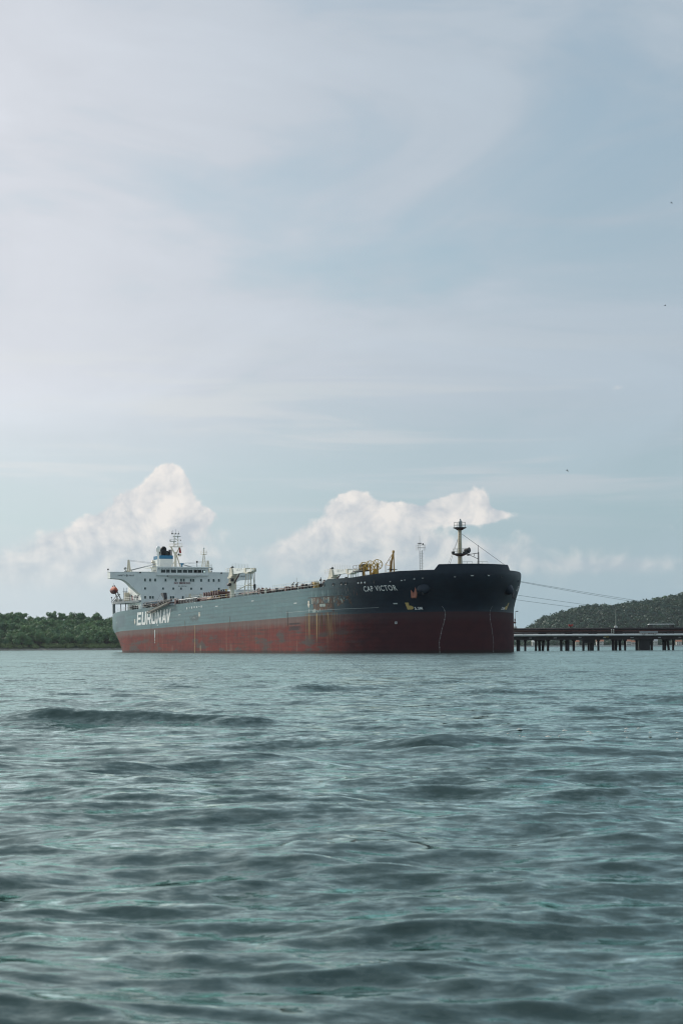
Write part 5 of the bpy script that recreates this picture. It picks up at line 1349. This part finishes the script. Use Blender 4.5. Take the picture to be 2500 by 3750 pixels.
m_ = MB(); m_.box((-.55,-.4,.45), (.55,.4,.75)); m_.tube((-.4,0,.75), (-.5,0,1.05), .12); m_.tube((.35,0,.75), (.45,-.1,1.05), .12); m_.build('turret', M['redpaint'], t)
m_ = MB(); m_.tube((-.8,0,.85), (.85,0,.85), .07); m_.build('nozzle', M['redpaint'], t)
t = empty('roofed_walkway', (JX(2424), JD+2.5, zt)); tag(t, 'pale flat roofed shelter on legs standing on the jetty at right', 'shelter')
Wp = (2474 - 2378) / PX; zr = JZ(2287) - zt
m_ = MB(); m_.prism([(-Wp/2, zr-.06), (-Wp/2+.3, zr+.12), (Wp/2-.3, zr+.14), (Wp/2, zr-.04)], 1, -1.4, 1.4); m_.build('roof', M['white'], t)
for x_ in (-Wp/2+.35, -Wp/2+1.0, Wp/2-1.0, Wp/2-.35):
    for y_ in (-1.0, 1.0): m_ = MB(); m_.box((x_-.12, y_-.12, -2.1), (x_+.12, y_+.12, zr-.02)); m_.build('leg', M['dark'], t)

# ------------------------------------------------------------------ birds
def bird(xp, yp, D, bank, label):
    P_ = Vector(((xp-1250)/7292.*D, D, CAM_H + (2369 + .0052*(1250-xp) - yp)/7292.*D))
    m_ = MB(); m_.lathe((0,-.28,0), [(.01,0),(.07,.1),(.09,.28),(.06,.45),(.02,.6)], 8, Vector((0,1,0)))
    for sg in (-1, 1):
        a = [(0,-.10,.04),(0,.14,.04),(sg*.34,.10,.22),(sg*.36,-.10,.24),(sg*.74,-.04,.10),(sg*.70,-.14,.12)]
        b_ = [(x_,y_,z_-.02) for x_,y_,z_ in a]
        m_.add(a + b_, [(0,1,2,3),(3,2,4,5),(9,8,7,6),(11,10,8,9),(1,7,8,2),(0,3,9,6),(2,8,10,4),(3,5,11,9),(4,10,11,5)])
    m_.add([(-.12,.28,0),(.12,.28,0),(.09,.52,0),(-.09,.52,0),(-.12,.28,-.02),(.12,.28,-.02),(.09,.52,-.02),(-.09,.52,-.02)], [(0,1,2,3),(7,6,5,4),(0,4,5,1),(2,6,7,3),(1,5,6,2),(3,7,4,0)])
    o_ = m_.build('flying_bird', M['black'], None); o_.location = P_; o_.rotation_euler = (.2, bank, 1.1); o_.scale = (.62, .62, .62)
    tag(o_, label, 'bird', 'birds in the sky')
bird(2079, 1724, 420., .5, 'lowest tiny dark bird flying right of the foremast')
bird(2440, 1119, 420., -.4, 'middle tiny dark bird high at the right edge')
bird(2465, 743, 420., .2, 'highest tiny dark bird near the right edge of the sky')

# ------------------------------------------------------------------ haze: one closed box of even air
m = bpy.data.materials.new('haze_air'); m.use_nodes = True; nt = m.node_tree; nt.nodes.clear()
o = nt.nodes.new('ShaderNodeOutputMaterial'); pv = nt.nodes.new('ShaderNodeVolumePrincipled')
pv.inputs['Color'].default_value = (.80,.90,.96,1); pv.inputs['Density'].default_value = .00003; pv.inputs['Anisotropy'].default_value = .35
nt.links.new(pv.outputs[0], o.inputs['Volume'])
hz_ = MB(); hz_.box((-2500,-600,-7.), (2500,3900,140.)); hz_.build('haze', m, None, kind='stuff', label='thin pale sea haze filling the air over the water', category='haze')
